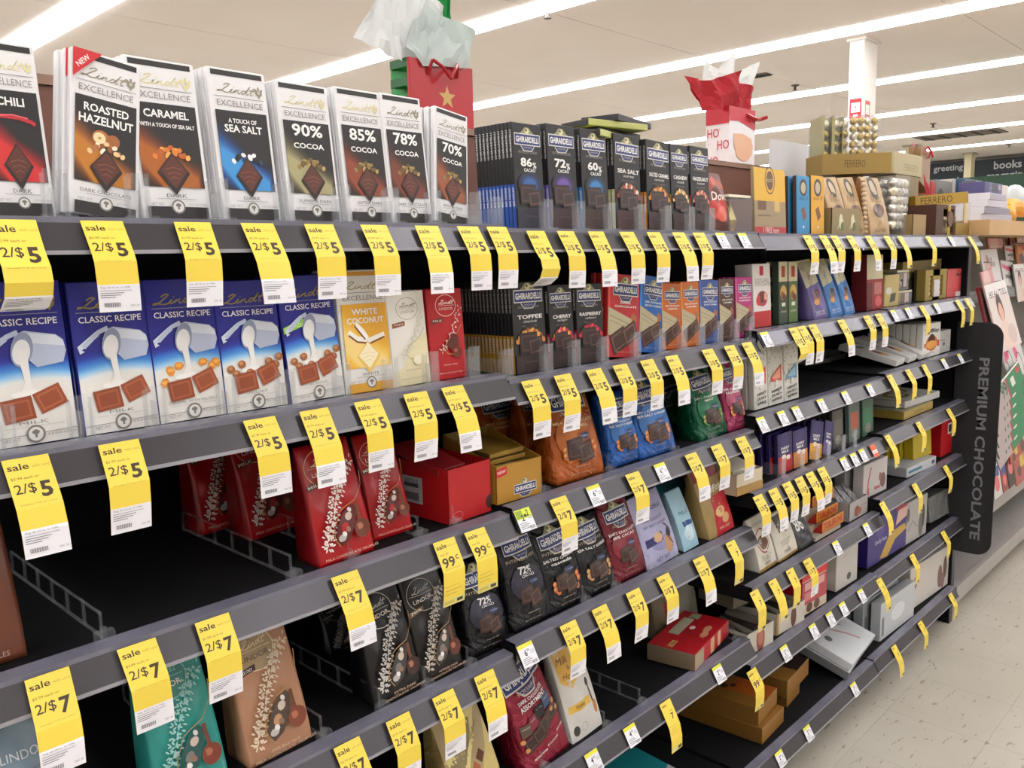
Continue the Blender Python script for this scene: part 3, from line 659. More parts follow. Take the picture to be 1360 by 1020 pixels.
def sale_tag(b, r, px, kind, idx):
    if kind[0] in 'wo': w, prof = .040, 'tick'
    else: w = .0465; prof = 'curl' if kind.endswith('c') else ('kick' if (idx*7+r*3+b) % 3 == 0 else 'long')
    art = kind[0] if kind.endswith('c') and kind != 'c' else kind
    sc = 1.0
    if kind == 's': w = .042
    tw = [0, .03, -.03, .05][(idx*5+r) % 4] if kind[0] not in 'wo' else 0
    k = (art, prof, w, tw)
    if k not in _G:
        fn, L, T = prof_fn(PROF[prof], w, tw); gy = [T-l for l in L[1:-1]]
        st = MB(); n = len(L)
        back = mat(TW, 'paper')
        vs = []; 
        for l in L: vs += [fn(0, T-l, 0), fn(w, T-l, 0), fn(0, T-l, -.0004), fn(w, T-l, -.0004)]
        fs = []
        for i in range(n-1):
            a, c = 4*i, 4*i+4; fs += [(a, a+1, c+1, c), (a+3, a+2, c+2, c+3), (a+2, a, c, c+2), (a+1, a+3, c+3, c+1)]
        st.add(vs, fs, mat(YE2 if kind[0] not in 'wo' else TW, 'paper')); body = st.mesh('paper_strip')
        _G[k] = (body, tag_art(art, w, T).lay(fn, 'printing', (), gy, step=.00004, base=.0002))
    zt = ROWZ[b][r]+.0365; yt = LY1-.0045
    x = Xat(px, yt, zt)+w/2
    o = link('sale_tag' if kind[0] not in 'wo' else 'price_ticket', _G[k][0], None, (x, yt-.0012*(1+idx % 2)-(.0 if kind[0] in 'wo' else .002), zt))
    link('printing', _G[k][1], o); return o
TAGS = {
 (0,0): [(-19,'5c'),(104,'5'),(229,'5'),(317,'5'),(402,'5'),(476,'5'),(549,'5'),(604,'5'),(644,'5')],
 (1,0): [(697,'5c'),(737,'5'),(779,'5'),(820,'5'),(857,'5'),(890,'5'),(918,'5'),(948,'w2'),(978,'w2')],
 (2,0): [(1064,'5'),(1085,'5'),(1101,'5'),(1121,'5'),(1147,'5'),(1171,'5')],
 (3,0): [(1190,'s'),(1227,'s'),(1258,'w'),(1283,'s')],
 (0,1): [(0,'5'),(128,'5'),(321,'5'),(395,'5'),(468,'5'),(533,'5'),(584,'5')],
 (1,1): [(690,'5'),(733,'5'),(776,'5'),(811,'5'),(848,'5'),(881,'5'),(930,'5'),(959,'5'),(983,'5')],
 (2,1): [(1008,'w2'),(1045,'5c'),(1057,'5'),(1071,'5'),(1110,'5'),(1144,'5'),(1160,'5')],
 (3,1): [(1181,'w'),(1200,'w'),(1219,'s'),(1238,'w'),(1267,'s'),(1279,'s')],
 (0,2): [(31,'7'),(153,'7'),(257,'7'),(437,'7'),(573,'9'),(614,'9')],
 (1,2): [(681,'wg'),(727,'7'),(777,'w6'),(828,'7'),(867,'w6'),(907,'7'),(942,'7'),(974,'7')],
 (2,2): [(1003,'w'),(1030,'w'),(1050,'w'),(1083,'w'),(1116,'w'),(1148,'w')],
 (3,2): [(1176,'s'),(1200,'s'),(1222,'s'),(1248,'w'),(1270,'w')],
 (0,3): [(441,'7'),(510,'7'),(572,'7'),(627,'7')],
 (1,3): [(685,'w6'),(741,'7'),(784,'7'),(829,'7'),(870,'7'),(918,'7'),(962,'s')],
 (2,3): [(998,'5'),(1018,'5'),(1037,'5'),(1053,'5'),(1068,'5'),(1083,'5'),(1114,'w'),(1127,'w'),(1139,'w'),(1153,'o')],
 (3,3): [(1173,'s'),(1214,'s'),(1255,'s')],
 (1,4): [(775,'w4'),(826,'w4'),(874,'s'),(944,'w2')],
 (2,4): [(994,'s'),(1018,'s'),(1042,'s'),(1064,'7'),(1104,'w'),(1144,'w')],
 (3,4): [(1166,'s'),(1209,'s'),(1251,'s')],
 (2,5): [(990,'9'),(1034,'w'),(1073,'w'),(1095,'w'),(1113,'w'),(1137,'w')],
 (3,5): [(1162,'s'),(1206,'s'),(1248,'s')],
 (2,6): [(1028,'w'),(1065,'w'),(1128,'w')],
 (3,6): [(1182,'s'),(1217,'s'),(1258,'s')],
}
ORD = ['first', 'second', 'third', 'fourth', 'fifth', 'sixth', 'seventh', 'eighth', 'ninth', 'tenth']
KL = {'5': 'yellow 2/$5 sale tag', '5c': 'yellow curled-up 2/$5 sale tag', '7': 'yellow 2/$7 sale tag', '9': 'yellow 99 cent sale tag', 's': 'short all-yellow sale tag', 'o': 'orange and white clearance ticket',
      'w': 'small white price ticket', 'w2': 'small white $2 price ticket', 'w4': 'white $4.49 price ticket', 'w6': 'white $6.99 price ticket', 'wg': 'yellow-green and white price ticket'}
for (b, r), lst in TAGS.items():
    rn = 'bottom' if r == len(ROWZ[b])-1 else RN[r]
    for i, (px, k) in enumerate(lst):
        o = sale_tag(b, r, px, k, i)
        tag(o, f'{KL[k]}, {ORD[i]} along the {rn} shelf edge, {BN[b]} bay', 'price tag', 'paper tags on the shelf edges')

# ------------------------------------------------------------------ clear plastic dividers
def lug_mesh(hh, ww, dd):
    q = MB(); a = .0016
    q.prism([(0, 0), (0, hh), (.0015, hh), (.0015, 0)], -ww/2, ww/2, CLEAR)
    for s in (-1, 1): q.box(s*ww/2-(a if s > 0 else 0), .0015, 0, s*ww/2+(0 if s > 0 else a), .012, hh*.92, CLEAR)
    q.box(-.0008, .002, .0, .0008, dd, hh*.62, CLEAR); q.box(-ww*.7, -.008, -.001, ww*.7, .002, .002, CLEAR)
    return q.mesh('divider_wall')
LUG = lug_mesh(.052, .026, .30)
def lug(x, z, y, label): tag(link('shelf_divider', LUG, None, (x, y, z+.002)), label, 'shelf divider', 'clear plastic stops between the bars')
for b, r, xs in ((0, 0, [78, 187, 293, 381, 457, 522, 578, 632]), (1, 0, [661, 728, 771, 812, 852, 887, 918, 945]),
                 (0, 1, [8, 112, 211, 305, 383, 457, 522, 575, 630]), (1, 1, [675, 728, 765, 803, 846, 879, 908, 932, 956, 978, 998]),
                 (2, 3, [1040, 1065, 1085, 1100, 1120, 1135])):
    z = deck(b, r)
    for i, px in enumerate(xs):
        lug(Xat(px, 1.036, z), z, 1.034, f'clear plastic stop standing {ORD[i] if i < 10 else "last"} from the left on the {RN[r]} shelf, {BN[b]} bay')
def fence(px, py, b, r, label, n=7, L=.34, hh=.034):
    z = deck(b, r); x = Xat(px, 1.045, z); q = MB()
    q.box(-.001, 0, 0, .001, L, .004, FENCE); q.box(-.001, 0, hh-.003, .001, L, hh, FENCE)
    for i in range(n): y = L*i/(n-1); q.box(-.0012, y-.002*(i > 0), 0, .0012, y+.004, hh, FENCE)
    q.box(-.011, -.012, 0, .011, .0, .012, FENCE); q.cyl((0, -.004, 0), (0, -.004, .016), .004, FENCE)
    tag(q.build('shelf_divider', None, (x, 1.045, z+.002)), label, 'shelf divider', 'low clear fences on the lower shelves')
_fc = {}
for px, b, r in [(137,0,2),(388,0,2),(465,0,2),(556,0,2),(603,0,2),(300,0,3),(428,0,3),(505,0,3),(565,0,3),(622,0,3),(720,1,2),(808,1,2),(893,1,2),(943,1,2),(775,1,3),(815,1,3),(862,1,3),(895,1,3),(720,1,4),(803,1,4),(850,1,4),(975,1,4)]:
    k = _fc[(b, r)] = _fc.get((b, r), -1)+1
    fence(px, 0, b, r, f'clear ladder-like fence, {ORD[k]} from the left on the {RN[r]} shelf, {BN[b]} bay')

# ------------------------------------------------------------------ stock on the shelves
D = math.radians
def spot(b, r, l, rr, top, Y=1.047, pm=None):
    z = deck(b, r)+.0015; x0, x1 = Xat(l, Y, z), Xat(rr, Y, z); w = x1-x0
    return (x0+x1)/2, w, onY(pm if pm is not None else (l+rr)/2, top, Y).z-z, z
def stack(o, n, step, group, label, kids=True, dx=0, rot=0):
    """n more of the same standing right behind o"""
    for i in range(1, n+1):
        c = o.copy(); COL.objects.link(c); m = Matrix.Rotation(o.rotation_euler.z, 3, 'Z') @ Vector((dx*i, step*i, 0))
        c.location = o.location+m; c['label'] = label; c['group'] = group
        c.rotation_euler.z += random.uniform(-.003, .003)
        for ch in (o.children if kids else ()):
            if i > 1 and 'front' in ch.name: continue
            d = ch.copy(); COL.objects.link(d); d.parent = c
# --- top shelf, first bay: white cartons with dark panels
NUT = ['#e3c08a', '#b0703e', '#f2e3c6', '#8d5530']; POD = ['#8f7440', '#6c562c', '#b2975a']
ex = [
 ('chili', -9, 77, 52, [('CHILI', .45, .05)], 'DARK', [(.42, '#5a1216'), (.32, '#8f1a1e'), (.2, '#c92a2a')], ['#b3202a', '#d8434a'], 0, 'white carton with a black panel and red chili pepper, NAME HIDDEN', 5, False),
 ('hazel', 88, 182, 66, [('ROASTED', .66, .05), ('HAZELNUT', .8, .055)], 'DARK CHOCOLATE', [(.44, '#3d2010'), (.36, '#7a4312'), (.24, '#b9741f')], NUT, 8.5, '', 2, True),
 ('caramel', 191, 284, 76, [('CARAMEL', .66, .05), ('WITH A TOUCH OF SEA SALT', .8, .026)], 'DARK', [(.44, '#3d1f0e'), (.36, '#70350f'), (.24, '#a85c16')], ['#d77a2a', '#b75c1d', '#f0a64a'], 0, '', 3, False),
 ('seasalt', 299, 376, 90, [('A TOUCH OF', .5, .03), ('SEA SALT', .66, .05)], 'DARK', [(.44, '#10244a'), (.36, '#1d4f8f'), (.22, '#3c8fd0')], ['#e8e8ea', '#1e1a1a', '#24365a'], 0, '', 4, False),
 ('p90', 387, 456, 108, [('90%', .6, .09), ('COCOA', .6, .04)], 'SUPREME DARK', [(.44, '#3a3524'), (.34, '#6a6344'), (.2, '#a39c72')], POD, 0, '', 4, False),
 ('p85', 464, 524, 116, [('85%', .6, .09), ('COCOA', .6, .04)], 'EXTRA DARK', [(.44, '#32180f'), (.34, '#5f2716'), (.2, '#8a3f22')], POD, 0, '', 4, False),
 ('p78', 523, 577, 124, [('78%', .6, .09), ('COCOA', .6, .04)], 'DARK CHOCOLATE', [(.4, '#2e1610'), (.3, '#4f2214'), (.2, '#733320')], POD, 0, '', 4, False),
 ('p70', 578, 624, 141, [('70%', .6, .09), ('COCOA', .6, .04)], 'SMOOTH DARK', [(.42, '#3a1d12'), (.33, '#6b351e'), (.2, '#95502c')], POD, 8, '', 4, False)]
exl = {'chili': 'white carton of dark chocolate printed with a red chili pepper', 'hazel': 'white roasted hazelnut carton with a red NEW corner, tilted forward', 'caramel': 'white carton of dark chocolate with caramel and sea salt', 'seasalt': 'white carton of sea salt dark chocolate with a blue glow',
       'p90': 'white carton marked 90% cocoa with an olive glow', 'p85': 'white carton marked 85% cocoa with a red-brown glow', 'p78': 'white carton marked 78% cocoa, upright between two other cocoa cartons', 'p70': 'white carton marked 70% cocoa leaning to the right'}
for key, l, r_, top, ttl, foot, acc, cl, roll, _, n, new in ex:
    x, w, h, z = spot(0, 0, l, r_, top, 1.050); w = min(w, .094); 
    foil = '#d9cf9a' if key in ('chili', 'caramel', 'p90', 'p85') else '#8f8670'
    o = carton('chocolate_bar', w, h, .0105, '#e2e0e1', excellence(ttl, '', acc, foot, cl, new, foil), (x, 1.052 if key != 'hazel' else 1.044, z), (D(-6), D(roll), D(2)), exl[key], 'chocolate bar', 'white cartons on the top shelf', key=key)
    stack(o, min(n, 4), .0125, 'white cartons stacked behind the front ones: '+key, 'white carton in the row standing behind the '+{'chili': 'red chili', 'hazel': 'tilted hazelnut', 'caramel': 'caramel', 'seasalt': 'blue-glowing sea salt', 'p90': 'olive-glow 90% cocoa', 'p85': 'red-brown 85% cocoa', 'p78': 'upright narrow 78% cocoa', 'p70': 'right-leaning 70% cocoa'}[key]+' one', True, dx=(-.003 if key in ('hazel', 'p70') else 0))
# --- top shelf, second bay: black bars
def spine(t, c, txt):
    def f(d, h):
        p = Print(d, h); p.R(0, 0, 1, 1, '#1b1a1d'); p.R(0, .0, 1, .42, c); p.T('GHIRARDELLI', .5, .8, .26*h/d, '#d6d4cf', th=.5*d/h, rot=PI/2, bold=1); p.T(txt, .5, .3, .18*h/d, '#e6e4e8', th=.55*d/h, rot=PI/2, bold=1); return p
    return f
gh = [('86', 688, 727, 163, dict(pct='86'), ['midnight reverie'], [(.42, '#1b2a52'), (.3, '#2f5c9c')], '#262235', None, '#2a55a8', '86% CACAO', 0, 9, 'black bar marked 86% cacao with a blue glow'),
      ('72', 733, 771, 165, dict(pct='72'), ['twilight delight'], [(.42, '#2a2048'), (.3, '#6a4aa0')], '#382225', None, '#7a62c0', '72% CACAO', 0, 3, 'black bar marked 72% cacao with a purple glow'),
      ('60', 777, 812, 171, dict(pct='60'), ['evening dream'], [(.42, '#17304c'), (.3, '#2f7ab8')], '#38241f', None, '#2f86c8', '60% CACAO', 0, 3, 'black bar marked 60% cacao with a pale blue glow'),
      ('ss', 819, 854, 178, {}, ['SEA SALT', 'soiree', 'dark chocolate'], [(.3, '#5a2a18')], '#3d1f1d', ['#8a3b26', '#b45a3a', '#e0cfc0'], '#c9c48a', 'SEA SALT', 2.5, 3, 'black sea salt and roasted almond bar'),
      ('sc', 861, 893, 186, {}, ['SALTED CARAMEL', 'cascade', 'dark chocolate'], [(.3, '#5f3414')], '#35201e', ['#c97a2a', '#e0a24a', '#8a4a20'], '#d88a2a', 'CARAMEL', 3, 3, 'black bar with salted caramel pieces'),
      ('cs', 894, 918, 191, {}, ['CASHEW', 'serenade', 'dark chocolate'], [(.3, '#54361a')], '#35201e', ['#d8b06a', '#b98642', '#e9d2a0'], '#c9a23a', 'CASHEW', 1, 2, 'black bar with cashew pieces'),
      ('hz', 920, 945, 194, {}, ['HAZELNUT', 'heaven', 'dark chocolate'], [(.3, '#5a2626')], '#35201e', ['#c97a62', '#e0a08a', '#8a3b36'], '#b0402e', 'HAZELNUT', 1, 2, 'black bar with hazelnut pieces')]
for key, l, r_, top, kw, lines, acc, lowc, cl, sc, stx, roll, n, lab in gh:
    x, w, h, z = spot(1, 0, l, r_, top, 1.052)
    o = carton('chocolate_bar', w, h, .0085, '#1d1c1f', intense(lines, acc, lowc, cl, **kw), (x, 1.054, z), (D(-3), D(roll*.6), D(1)), lab+' on the top shelf', 'chocolate bar', 'black bars on the top shelf', key=key, spine=spine(0, sc, stx))
    stack(o, n, .0093, 'black bars lined up behind the front one: '+key, 'black bar in the line behind the '+{'86': 'blue-glow 86%', '72': 'purple-glow 72%', '60': 'pale-blue-glow 60%', 'ss': 'sea salt', 'sc': 'salted caramel', 'cs': 'cashew', 'hz': 'hazelnut'}[key]+' one on the top shelf', dx=0)
x0, zz = Xat(795, 1.1, 1.79), deck(1, 0)+.0015
for i, (dx, dy, rz, c) in enumerate(((0, .0, .25, '#b9bb72'), (.05, .03, .1, '#26252a'), (.02, .01, -.15, '#b9bb72'), (.09, .02, .2, '#26252a'))):
    carton('chocolate_bar', .17, .013, .085, c, None, (x0+dx+.03, 1.075+dy, zz+.182+i*.0135), (0, 0, rz), ['yellow-green bar lying flat lowest on top of the black bars', 'black bar lying flat between two pale bars on top of the standing bars', 'yellow-green bar lying flat just under the topmost bar', 'black bar lying flat topmost on the standing black bars'][i], 'chocolate bar', 'bars laid flat on the standing ones', side=c if c[1] == '2' else '#2a2a2c', top='#222125' if i > 1 else None)
E_ = generic
x, w, h, z = spot(1, 0, 944, 968, 228, 1.07)
pouch('chocolate_bag', w*1.1, h, .05, '#5f2a20', E_('#5f2a20', [('E',.4,.38,.4,.3,'#c23a32'),('E',.5,.3,.28,.2,'#e0685a'),('P',[(.0,.75),(.5,.95),(1,.8),(1,.7),(.5,.8),(0,.62)],'#a8482e')], [('Dove',.5,.6,.7,'#efe0d4',dict(shear=.3,bold=.6))]), (x, 1.07, z), (D(-4), 0, 0), 'brown and red bag of chocolates beside the last black bar on the top shelf', key='dove')
x, w, h, z = spot(1, 0, 968, 999, 262, 1.06)
q = MB(); q.box(-w/2, 0, 0, w/2, .07, h, CLEAR2)
o = q.build('chocolate_box', None, (x, 1.06, z)); tag(o, 'clear plastic box holding a gold-wrapped drop, left of the yellow carton', 'chocolate box')
q = MB(); q.cyl((0, .035, .002), (0, .035, .03), .014, mat('#c9a23a', 'gold'), 10, .02); q.cyl((0, .035, .03), (0, .035, .075), .02, mat('#d9c27a', 'gold'), 10, .003); q.build('wrapped_drop', o)
q = MB(); q.box(-w/2+.004, .004, h, w/2-.004, .066, h+.006, mat('#e9e3c8', 'paper')); q.build('lid', o)

# --- second shelf, first bay: tall blue cartons
cl = [('milka', -12, 107, 372, 'milk', 0, 'blue milk chocolate carton with a pouring cup, first at the left edge', 3, '#1c2080'),
      ('milkb', 114, 214, 372, 'milk', 0, 'blue milk chocolate carton with a pouring cup, second in the row', 3, '#1c2080'),
      ('car', 213, 303, 369, 'caramel', 0, 'blue carton with caramel cubes falling in milk', 3, '#1c2080'),
      ('nut', 302, 384, 371, 'nut', 0, 'blue carton with hazelnuts round the chocolate squares', 3, '#1c2080'),
      ('ng', 388, 460, 364, 'nutgreen', 2, 'blue carton with a green HAZELNUT band', 3, '#1c2080')]
for key, l, r_, top, kd, roll, lab, n, c in cl:
    x, w, h, z = spot(0, 1, l, r_, top, 1.050); w = min(w, .094)
    o = carton('chocolate_bar', w, h, .011, c, classic(kd), (x, 1.052, z), (D(-5), D(-roll*.7), D(1.5)), lab, 'chocolate bar', 'blue cartons on the second shelf', key=key)
    stack(o, n, .0135, 'blue cartons behind: '+key, 'blue carton in the row standing behind the '+{'milka': 'leftmost milk one', 'milkb': 'second milk one', 'car': 'caramel cube one', 'nut': 'brown hazelnut one', 'ng': 'green-banded one'}[key], dx=-.001)
x, w, h, z = spot(0, 1, 461, 527, 357, 1.050)
o = carton('chocolate_bar', w, h, .011, '#e4e1dc', excellence([('WHITE', .52, .05), ('COCONUT', .74, .05)], '', [(.42, '#f0c04a'), (.3, '#f5d684')], 'WHITE', ['#f6efe4', '#8a4a30', '#fbf6ec'], panel='#e9ab2e', foil='#a89a6a'), (x, 1.052, z), (D(-5), 0, 0), 'white carton with a yellow panel and coconut pieces', 'chocolate bar', key='coco')
stack(o, 3, .013, 'white coconut cartons behind', 'white and yellow coconut carton standing behind the front one', dx=-.002)
x, w, h, z = spot(0, 1, 525, 574, 386, 1.050)
def lbar(bg, orn, txt, rib, ribt, lines, c2):
    def f(w_, h_):
        p = Print(w_, h_); p.R(0, 0, 1, 1, bg)
        if c2: p.P([(0,0),(1,0),(1,.55),(.6,.45),(.3,.2),(0,.15)], c2)
        p.O(.52, .82, .3, .24, .014, txt); p.script(.53, .855, .4, .055, txt, .02); p.R(.28, .818, .76, .822, txt); p.T('LINDOR', .52, .785, .4, txt, th=.03)
        p.P([(.08,.62),(.42,.64),(.42,.69),(.08,.67)], rib); p.T(ribt, .25, .655, .26, '#e9dcd0', th=.022)
        for i in range(16):
            t = i/15; cx, cy = .9-.62*t, .78-.45*t-.08*math.sin(t*PI)
            for k in range(3): a = i*1.3+k*2.1; p.E(cx+.06*math.cos(a), cy+.03*math.sin(a), .034, .013, orn, rot=a, n=6)
        p.S([(.9,.6),(.75,.5),(.45,.42),(.35,.33),(.45,.28),(.6,.27)], .012, '#b09a62'); 
        if c2 is None: p.P([(.42,.38),(.62,.5),(.78,.48),(.8,.36),(.6,.3)], '#5f2318'); p.E(.72, .29, .14, .12, '#6f2a1a'); p.E(.68, .31, .05, .04, '#a85a42')
        else: p.E(.66, .26, .12, .1, '#f3ead0')
        p.T(lines, .5, .16, .4, txt, th=.016); p.T('WHITE CHOCOLATE' if c2 else 'MILK CHOCOLATE BAR', .5, .07, .7, txt, th=.014); return p
    return f
o = carton('chocolate_bar', w, h, .012, '#dfdcd4', lbar('#e6e2da', '#d8d0b4', '#a39c8c', '#8a4d36', 'WHITE', 'SMOOTH', '#e6dbb4'), (x, 1.052, z), (D(-4), D(-1), 0), 'cream white-chocolate carton between the coconut and the red carton', 'chocolate bar', key='lw')
stack(o, 2, .013, 'cream cartons behind', 'cream carton standing behind the front cream carton')
x, w, h, z = spot(0, 1, 576, 622, 383, 1.050)
o = carton('chocolate_bar', w, h, .012, '#b5131c', lbar('#b5131c', '#e9c9c4', '#e8cfc4', '#6f2a22', 'MILK', 'STEAL YOU', None), (x, 1.052, z), (D(-4), 0, 0), 'red milk chocolate carton with a white floral swirl on the second shelf', 'chocolate bar', key='lr')
stack(o, 2, .013, 'red cartons behind', 'red carton standing behind the front red carton of the second shelf')
g2 = [('tof', 686, 729, 374, ['TOFFEE', 'interlude', 'dark chocolate'], ['#c9822f', '#e0a24a', '#8a4f20'], '#c9962a', 13, 'black toffee bar with caramel-brown crumbs', 0),
      ('che', 734, 766, 378, ['CHERRY', 'tango', 'dark chocolate'], ['#b3203a', '#e0a24a', '#d8435a'], '#b0203a', 3, 'black cherry bar with red berries', 0),
      ('ras', 769, 804, 376, ['RASPBERRY', 'radiance', 'dark chocolate'], ['#c9203a', '#e0404e', '#8f1528'], '#c0203a', 3, 'black raspberry bar with a heap of raspberries', 1)]
for key, l, r_, top, lines, clu, sc, n, lab, roll in g2:
    x, w, h, z = spot(1, 1, l, r_, top, 1.052)
    o = carton('chocolate_bar', w, h, .0085, '#1d1c1f', intense(lines, [(.3, '#4a2a14')], '#2c1e1e', clu), (x, 1.054, z), (D(-3), D(roll), D(1)), lab+' on the second shelf', 'chocolate bar', 'black bars on the second shelf', key=key, spine=spine(0, sc, lines[0]))
    stack(o, n, .0093, 'black bars behind: '+key, 'black bar in the line behind the '+{'tof': 'toffee', 'che': 'cherry', 'ras': 'raspberry'}[key]+' one', dx=0)
g3 = [('dc', 807, 849, 364, '#b8262a', '#d84a40', ['DARK', 'CHOCOLATE'], 6, 'red dark-chocolate bar leaning right'), ('sa', 848, 880, 366, '#1c5fae', '#3f8fd8', ['DARK CHOCOLATE', 'SEA SALT ALMOND'], 8, 'bright blue sea salt almond bar leaning right'),
      ('or', 880, 906, 376, '#c0601f', '#d88a3a', ['MILK CHOCOLATE', 'ALMOND'], 3, 'orange bar next to the leaning bright blue bar'), ('or2', 907, 931, 374, '#c8681f', '#e0923a', ['MILK CHOCOLATE', 'CARAMEL'], 1, 'orange caramel bar, the right one of two orange bars'),
      ('bl', 931, 956, 372, '#2f4f96', '#5a78b8', ['DARK CHOCOLATE', 'SEA SALT CARAMEL'], 2, 'dull blue sea salt caramel bar'), ('br', 957, 977, 370, '#4d2f22', '#7a4a30', ['DARK CHOCOLATE', 'CARAMEL'], 1, 'brown bar left of the pink one'), ('pk', 979, 1001, 368, '#b02a78', '#d85aa0', ['DARK CHOCOLATE', 'RASPBERRY'], 1, 'pink raspberry bar, last before the white carton')]
for key, l, r_, top, c, c2, lines, roll, lab in g3:
    x, w, h, z = spot(1, 1, l, r_, top, 1.052); 
    o = carton('chocolate_bar', w, h, .012, c, colourbar(c, c2, lines), (x, 1.054, z), (D(-3), D(roll), 0), lab+' on the second shelf', 'chocolate bar', 'coloured bars on the second shelf', key=key)
    stack(o, 2, .0145, 'coloured bars behind: '+key, 'bar in the line behind the '+' '.join(lab.split(',')[0].split()[:6]), dx=-.003)

# --- third shelf, first bay
def gable(*a, **k): return pouch(*a, **k)
LRED = lindor('#b3141c', '#5f2a1e', 'MILK', ['MILK CHOCOLATE TRUFFLES'], win='#5a1a18')
for (l, r_, top, Y, yaw, lab) in ((417, 503, 590, 1.050, 0, 'red truffle bag with floral swirl, front one on the third shelf'), (497, 546, 577, 1.085, -4, 'red truffle bag half hidden behind the front red bag'), (318, 412, 600, 1.25, 4, 'red truffle bag standing deep in shadow on the third shelf'),(262, 345, 600, 1.34, 4, 'red truffle bag deepest in the shadow of the third shelf')):
    x, w, h, z = spot(0, 2, l, r_, top, Y); w = min(w, .1) if Y < 1.2 else .1
    if Y > 1.2: h = .185
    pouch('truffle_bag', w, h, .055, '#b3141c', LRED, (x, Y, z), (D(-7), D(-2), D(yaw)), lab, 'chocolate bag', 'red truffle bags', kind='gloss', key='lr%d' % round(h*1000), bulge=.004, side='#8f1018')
def tray(name, w, d, h, hb, col, loc, rot, label, front=None, inner='#8e8a86', hs=None, cat='display box'):
    """open display carton: low front, higher back"""
    o = link(name, None, None, loc, rot); tag(o, label, cat); t = .002; hs = hs or (h+hb)/2
    q = MB(); q.box(-w/2, 0, 0, w/2, t, h, mat(col)); q.build('front_wall', o)
    q = MB(); q.box(-w/2, d-t, 0, w/2, d, hb, {'d': mat(col), 'f': mat(inner)}); q.build('back_wall', o)
    for s_ in (-1, 1):
        q = MB(); x0 = s_*(w/2-t/2)
        P = [(0, 0), (d, 0), (d, hb), (d*.5, max(hs, h)), (0, h)]; q.prism(P, x0-t/2, x0+t/2, mat(col)); q.build('side_wall', o)
    q = MB(); q.box(-w/2+t, t, 0, w/2-t, d-t, t, mat(inner)); q.build('floor_panel', o)
    if front: link('front_print', front(w, h).flat('front_print'), o)
    return o
x, w, h, z = spot(0, 2, 594, 655, 640, 1.06)
o = tray('display_box', .105, .17, .095, .10, '#b8151c', (Xat(628, 1.05, z), 1.055, z), (0, 0, D(2)), 'open red display box on the third shelf beside the red bags',
     E_(None, [('O',.2,.12,.12,.07,.008,'#d88a84'),('E',.97,.2,.1,.12,'#3a1a14')], []), '#a9a5a4')
link('side_print', E_(None, [('R',.3,.25,.62,.75,'#b9b7b8'),('R',.34,.55,.56,.62,'#4a484a'),('R',.34,.3,.56,.45,'#6a686a')], [('637313',.45,.66,.2,'#333333')])(.17, .095).lay(lambda a, b_, o_: (-.0525-o_, .17-a, b_), 'side_print'), o)
for i in range(3): carton('chocolate_bar', .07, .012, .12, '#8f1a20', None, (Xat(628, 1.05, z)+.0-.01*i, 1.08, z+.055+.0125*i), (D(8+4*i), 0, D(-10+8*i)), ['lowest', 'middle', 'topmost'][i]+' red wrapped bar lying in the open red display box', 'chocolate bar')
# gold display box with flat squares packs
z = deck(1, 2)+.0015
gx = Xat(655, 1.06, deck(0, 2)); 
tray('display_box', .115, .15, .07, .11, '#b5842f', (Xat(688, 1.055, z)-.0, 1.05, z), (0, 0, D(-3)), 'gold open display box holding thin gold packets, NEW in red on its corner',
     lambda w_, h_: (lambda p: (emblem(p, .62, .28, .5), p.P([(0,.7),(.22,.76),(.22,.98),(0,.92)], '#c52028'), p.T('NEW', .11, .84, .17, WHITE, rot=.1), p)[-1])(Print(w_, h_)), '#8a7038')
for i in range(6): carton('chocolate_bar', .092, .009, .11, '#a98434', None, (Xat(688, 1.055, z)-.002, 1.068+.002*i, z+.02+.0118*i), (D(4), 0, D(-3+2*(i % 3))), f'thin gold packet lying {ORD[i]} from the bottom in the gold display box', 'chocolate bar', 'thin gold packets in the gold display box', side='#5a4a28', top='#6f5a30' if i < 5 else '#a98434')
# --- third shelf, second bay
CAR = squares('#a8541c', ['MILK CHOCOLATE', 'CARAMEL'], '#e9c79a', nuts='#c86a22', glow='#bf6a26')
SSC = squares('#245aa6', ['DARK CHOCOLATE', 'SEA SALT CARAMEL'], nuts='#c9703a', glow='#3a74bc')
MNT = squares('#0f5a3c', ['DARK CHOCOLATE', 'MINT'], nuts='#4a8a4a', glow='#1f7a54'); RSP = squares('#9c2f58', ['DARK CHOCOLATE', 'RASPBERRY'], nuts='#d87a3a', glow='#b0486e')
for (l, r_, top, Y, roll, fn, c, k, lab) in (
 (652, 703, 520, 1.205, 0, CAR, '#a8541c', 'car', 'orange caramel squares bag behind the gold display box'), (708, 741, 520, 1.13, 2, CAR, '#a8541c', 'car', 'orange bag standing between two other orange bags'),
 (741, 801, 512, 1.052, 1, CAR, '#a8541c', 'car', 'orange caramel squares bag in front, left of the blue bags'),
 (815, 852, 524, 1.058, -1, SSC, '#245aa6', 'ssc', 'blue sea salt caramel bag, the left one of two'), (852, 896, 508, 1.052, -1, SSC, '#245aa6', 'ssc', 'blue sea salt caramel bag, the right one of two'),
 (890, 932, 512, 1.16, -3, MNT, '#0f5a3c', 'mnt', 'dark green mint bag standing in shadow'), (931, 965, 492, 1.052, -3, MNT, '#0f5a3c', 'mnt', 'shiny green mint bag in front'),
 (968, 992, 482, 1.052, -1, RSP, '#9c2f58', 'rsp', 'raspberry pink squares bag, last on the third shelf of the second bay')):
    x, w, h, z = spot(1, 2, l, r_, top, Y)
    pouch('chocolate_bag', w*1.04, h, .06, c, fn, (x, Y, z), (D(-9), D(roll), D(0)), lab, 'chocolate bag', 'squares bags on the third shelf', key='%s%d' % (k, round(h*200)), bulge=.012)
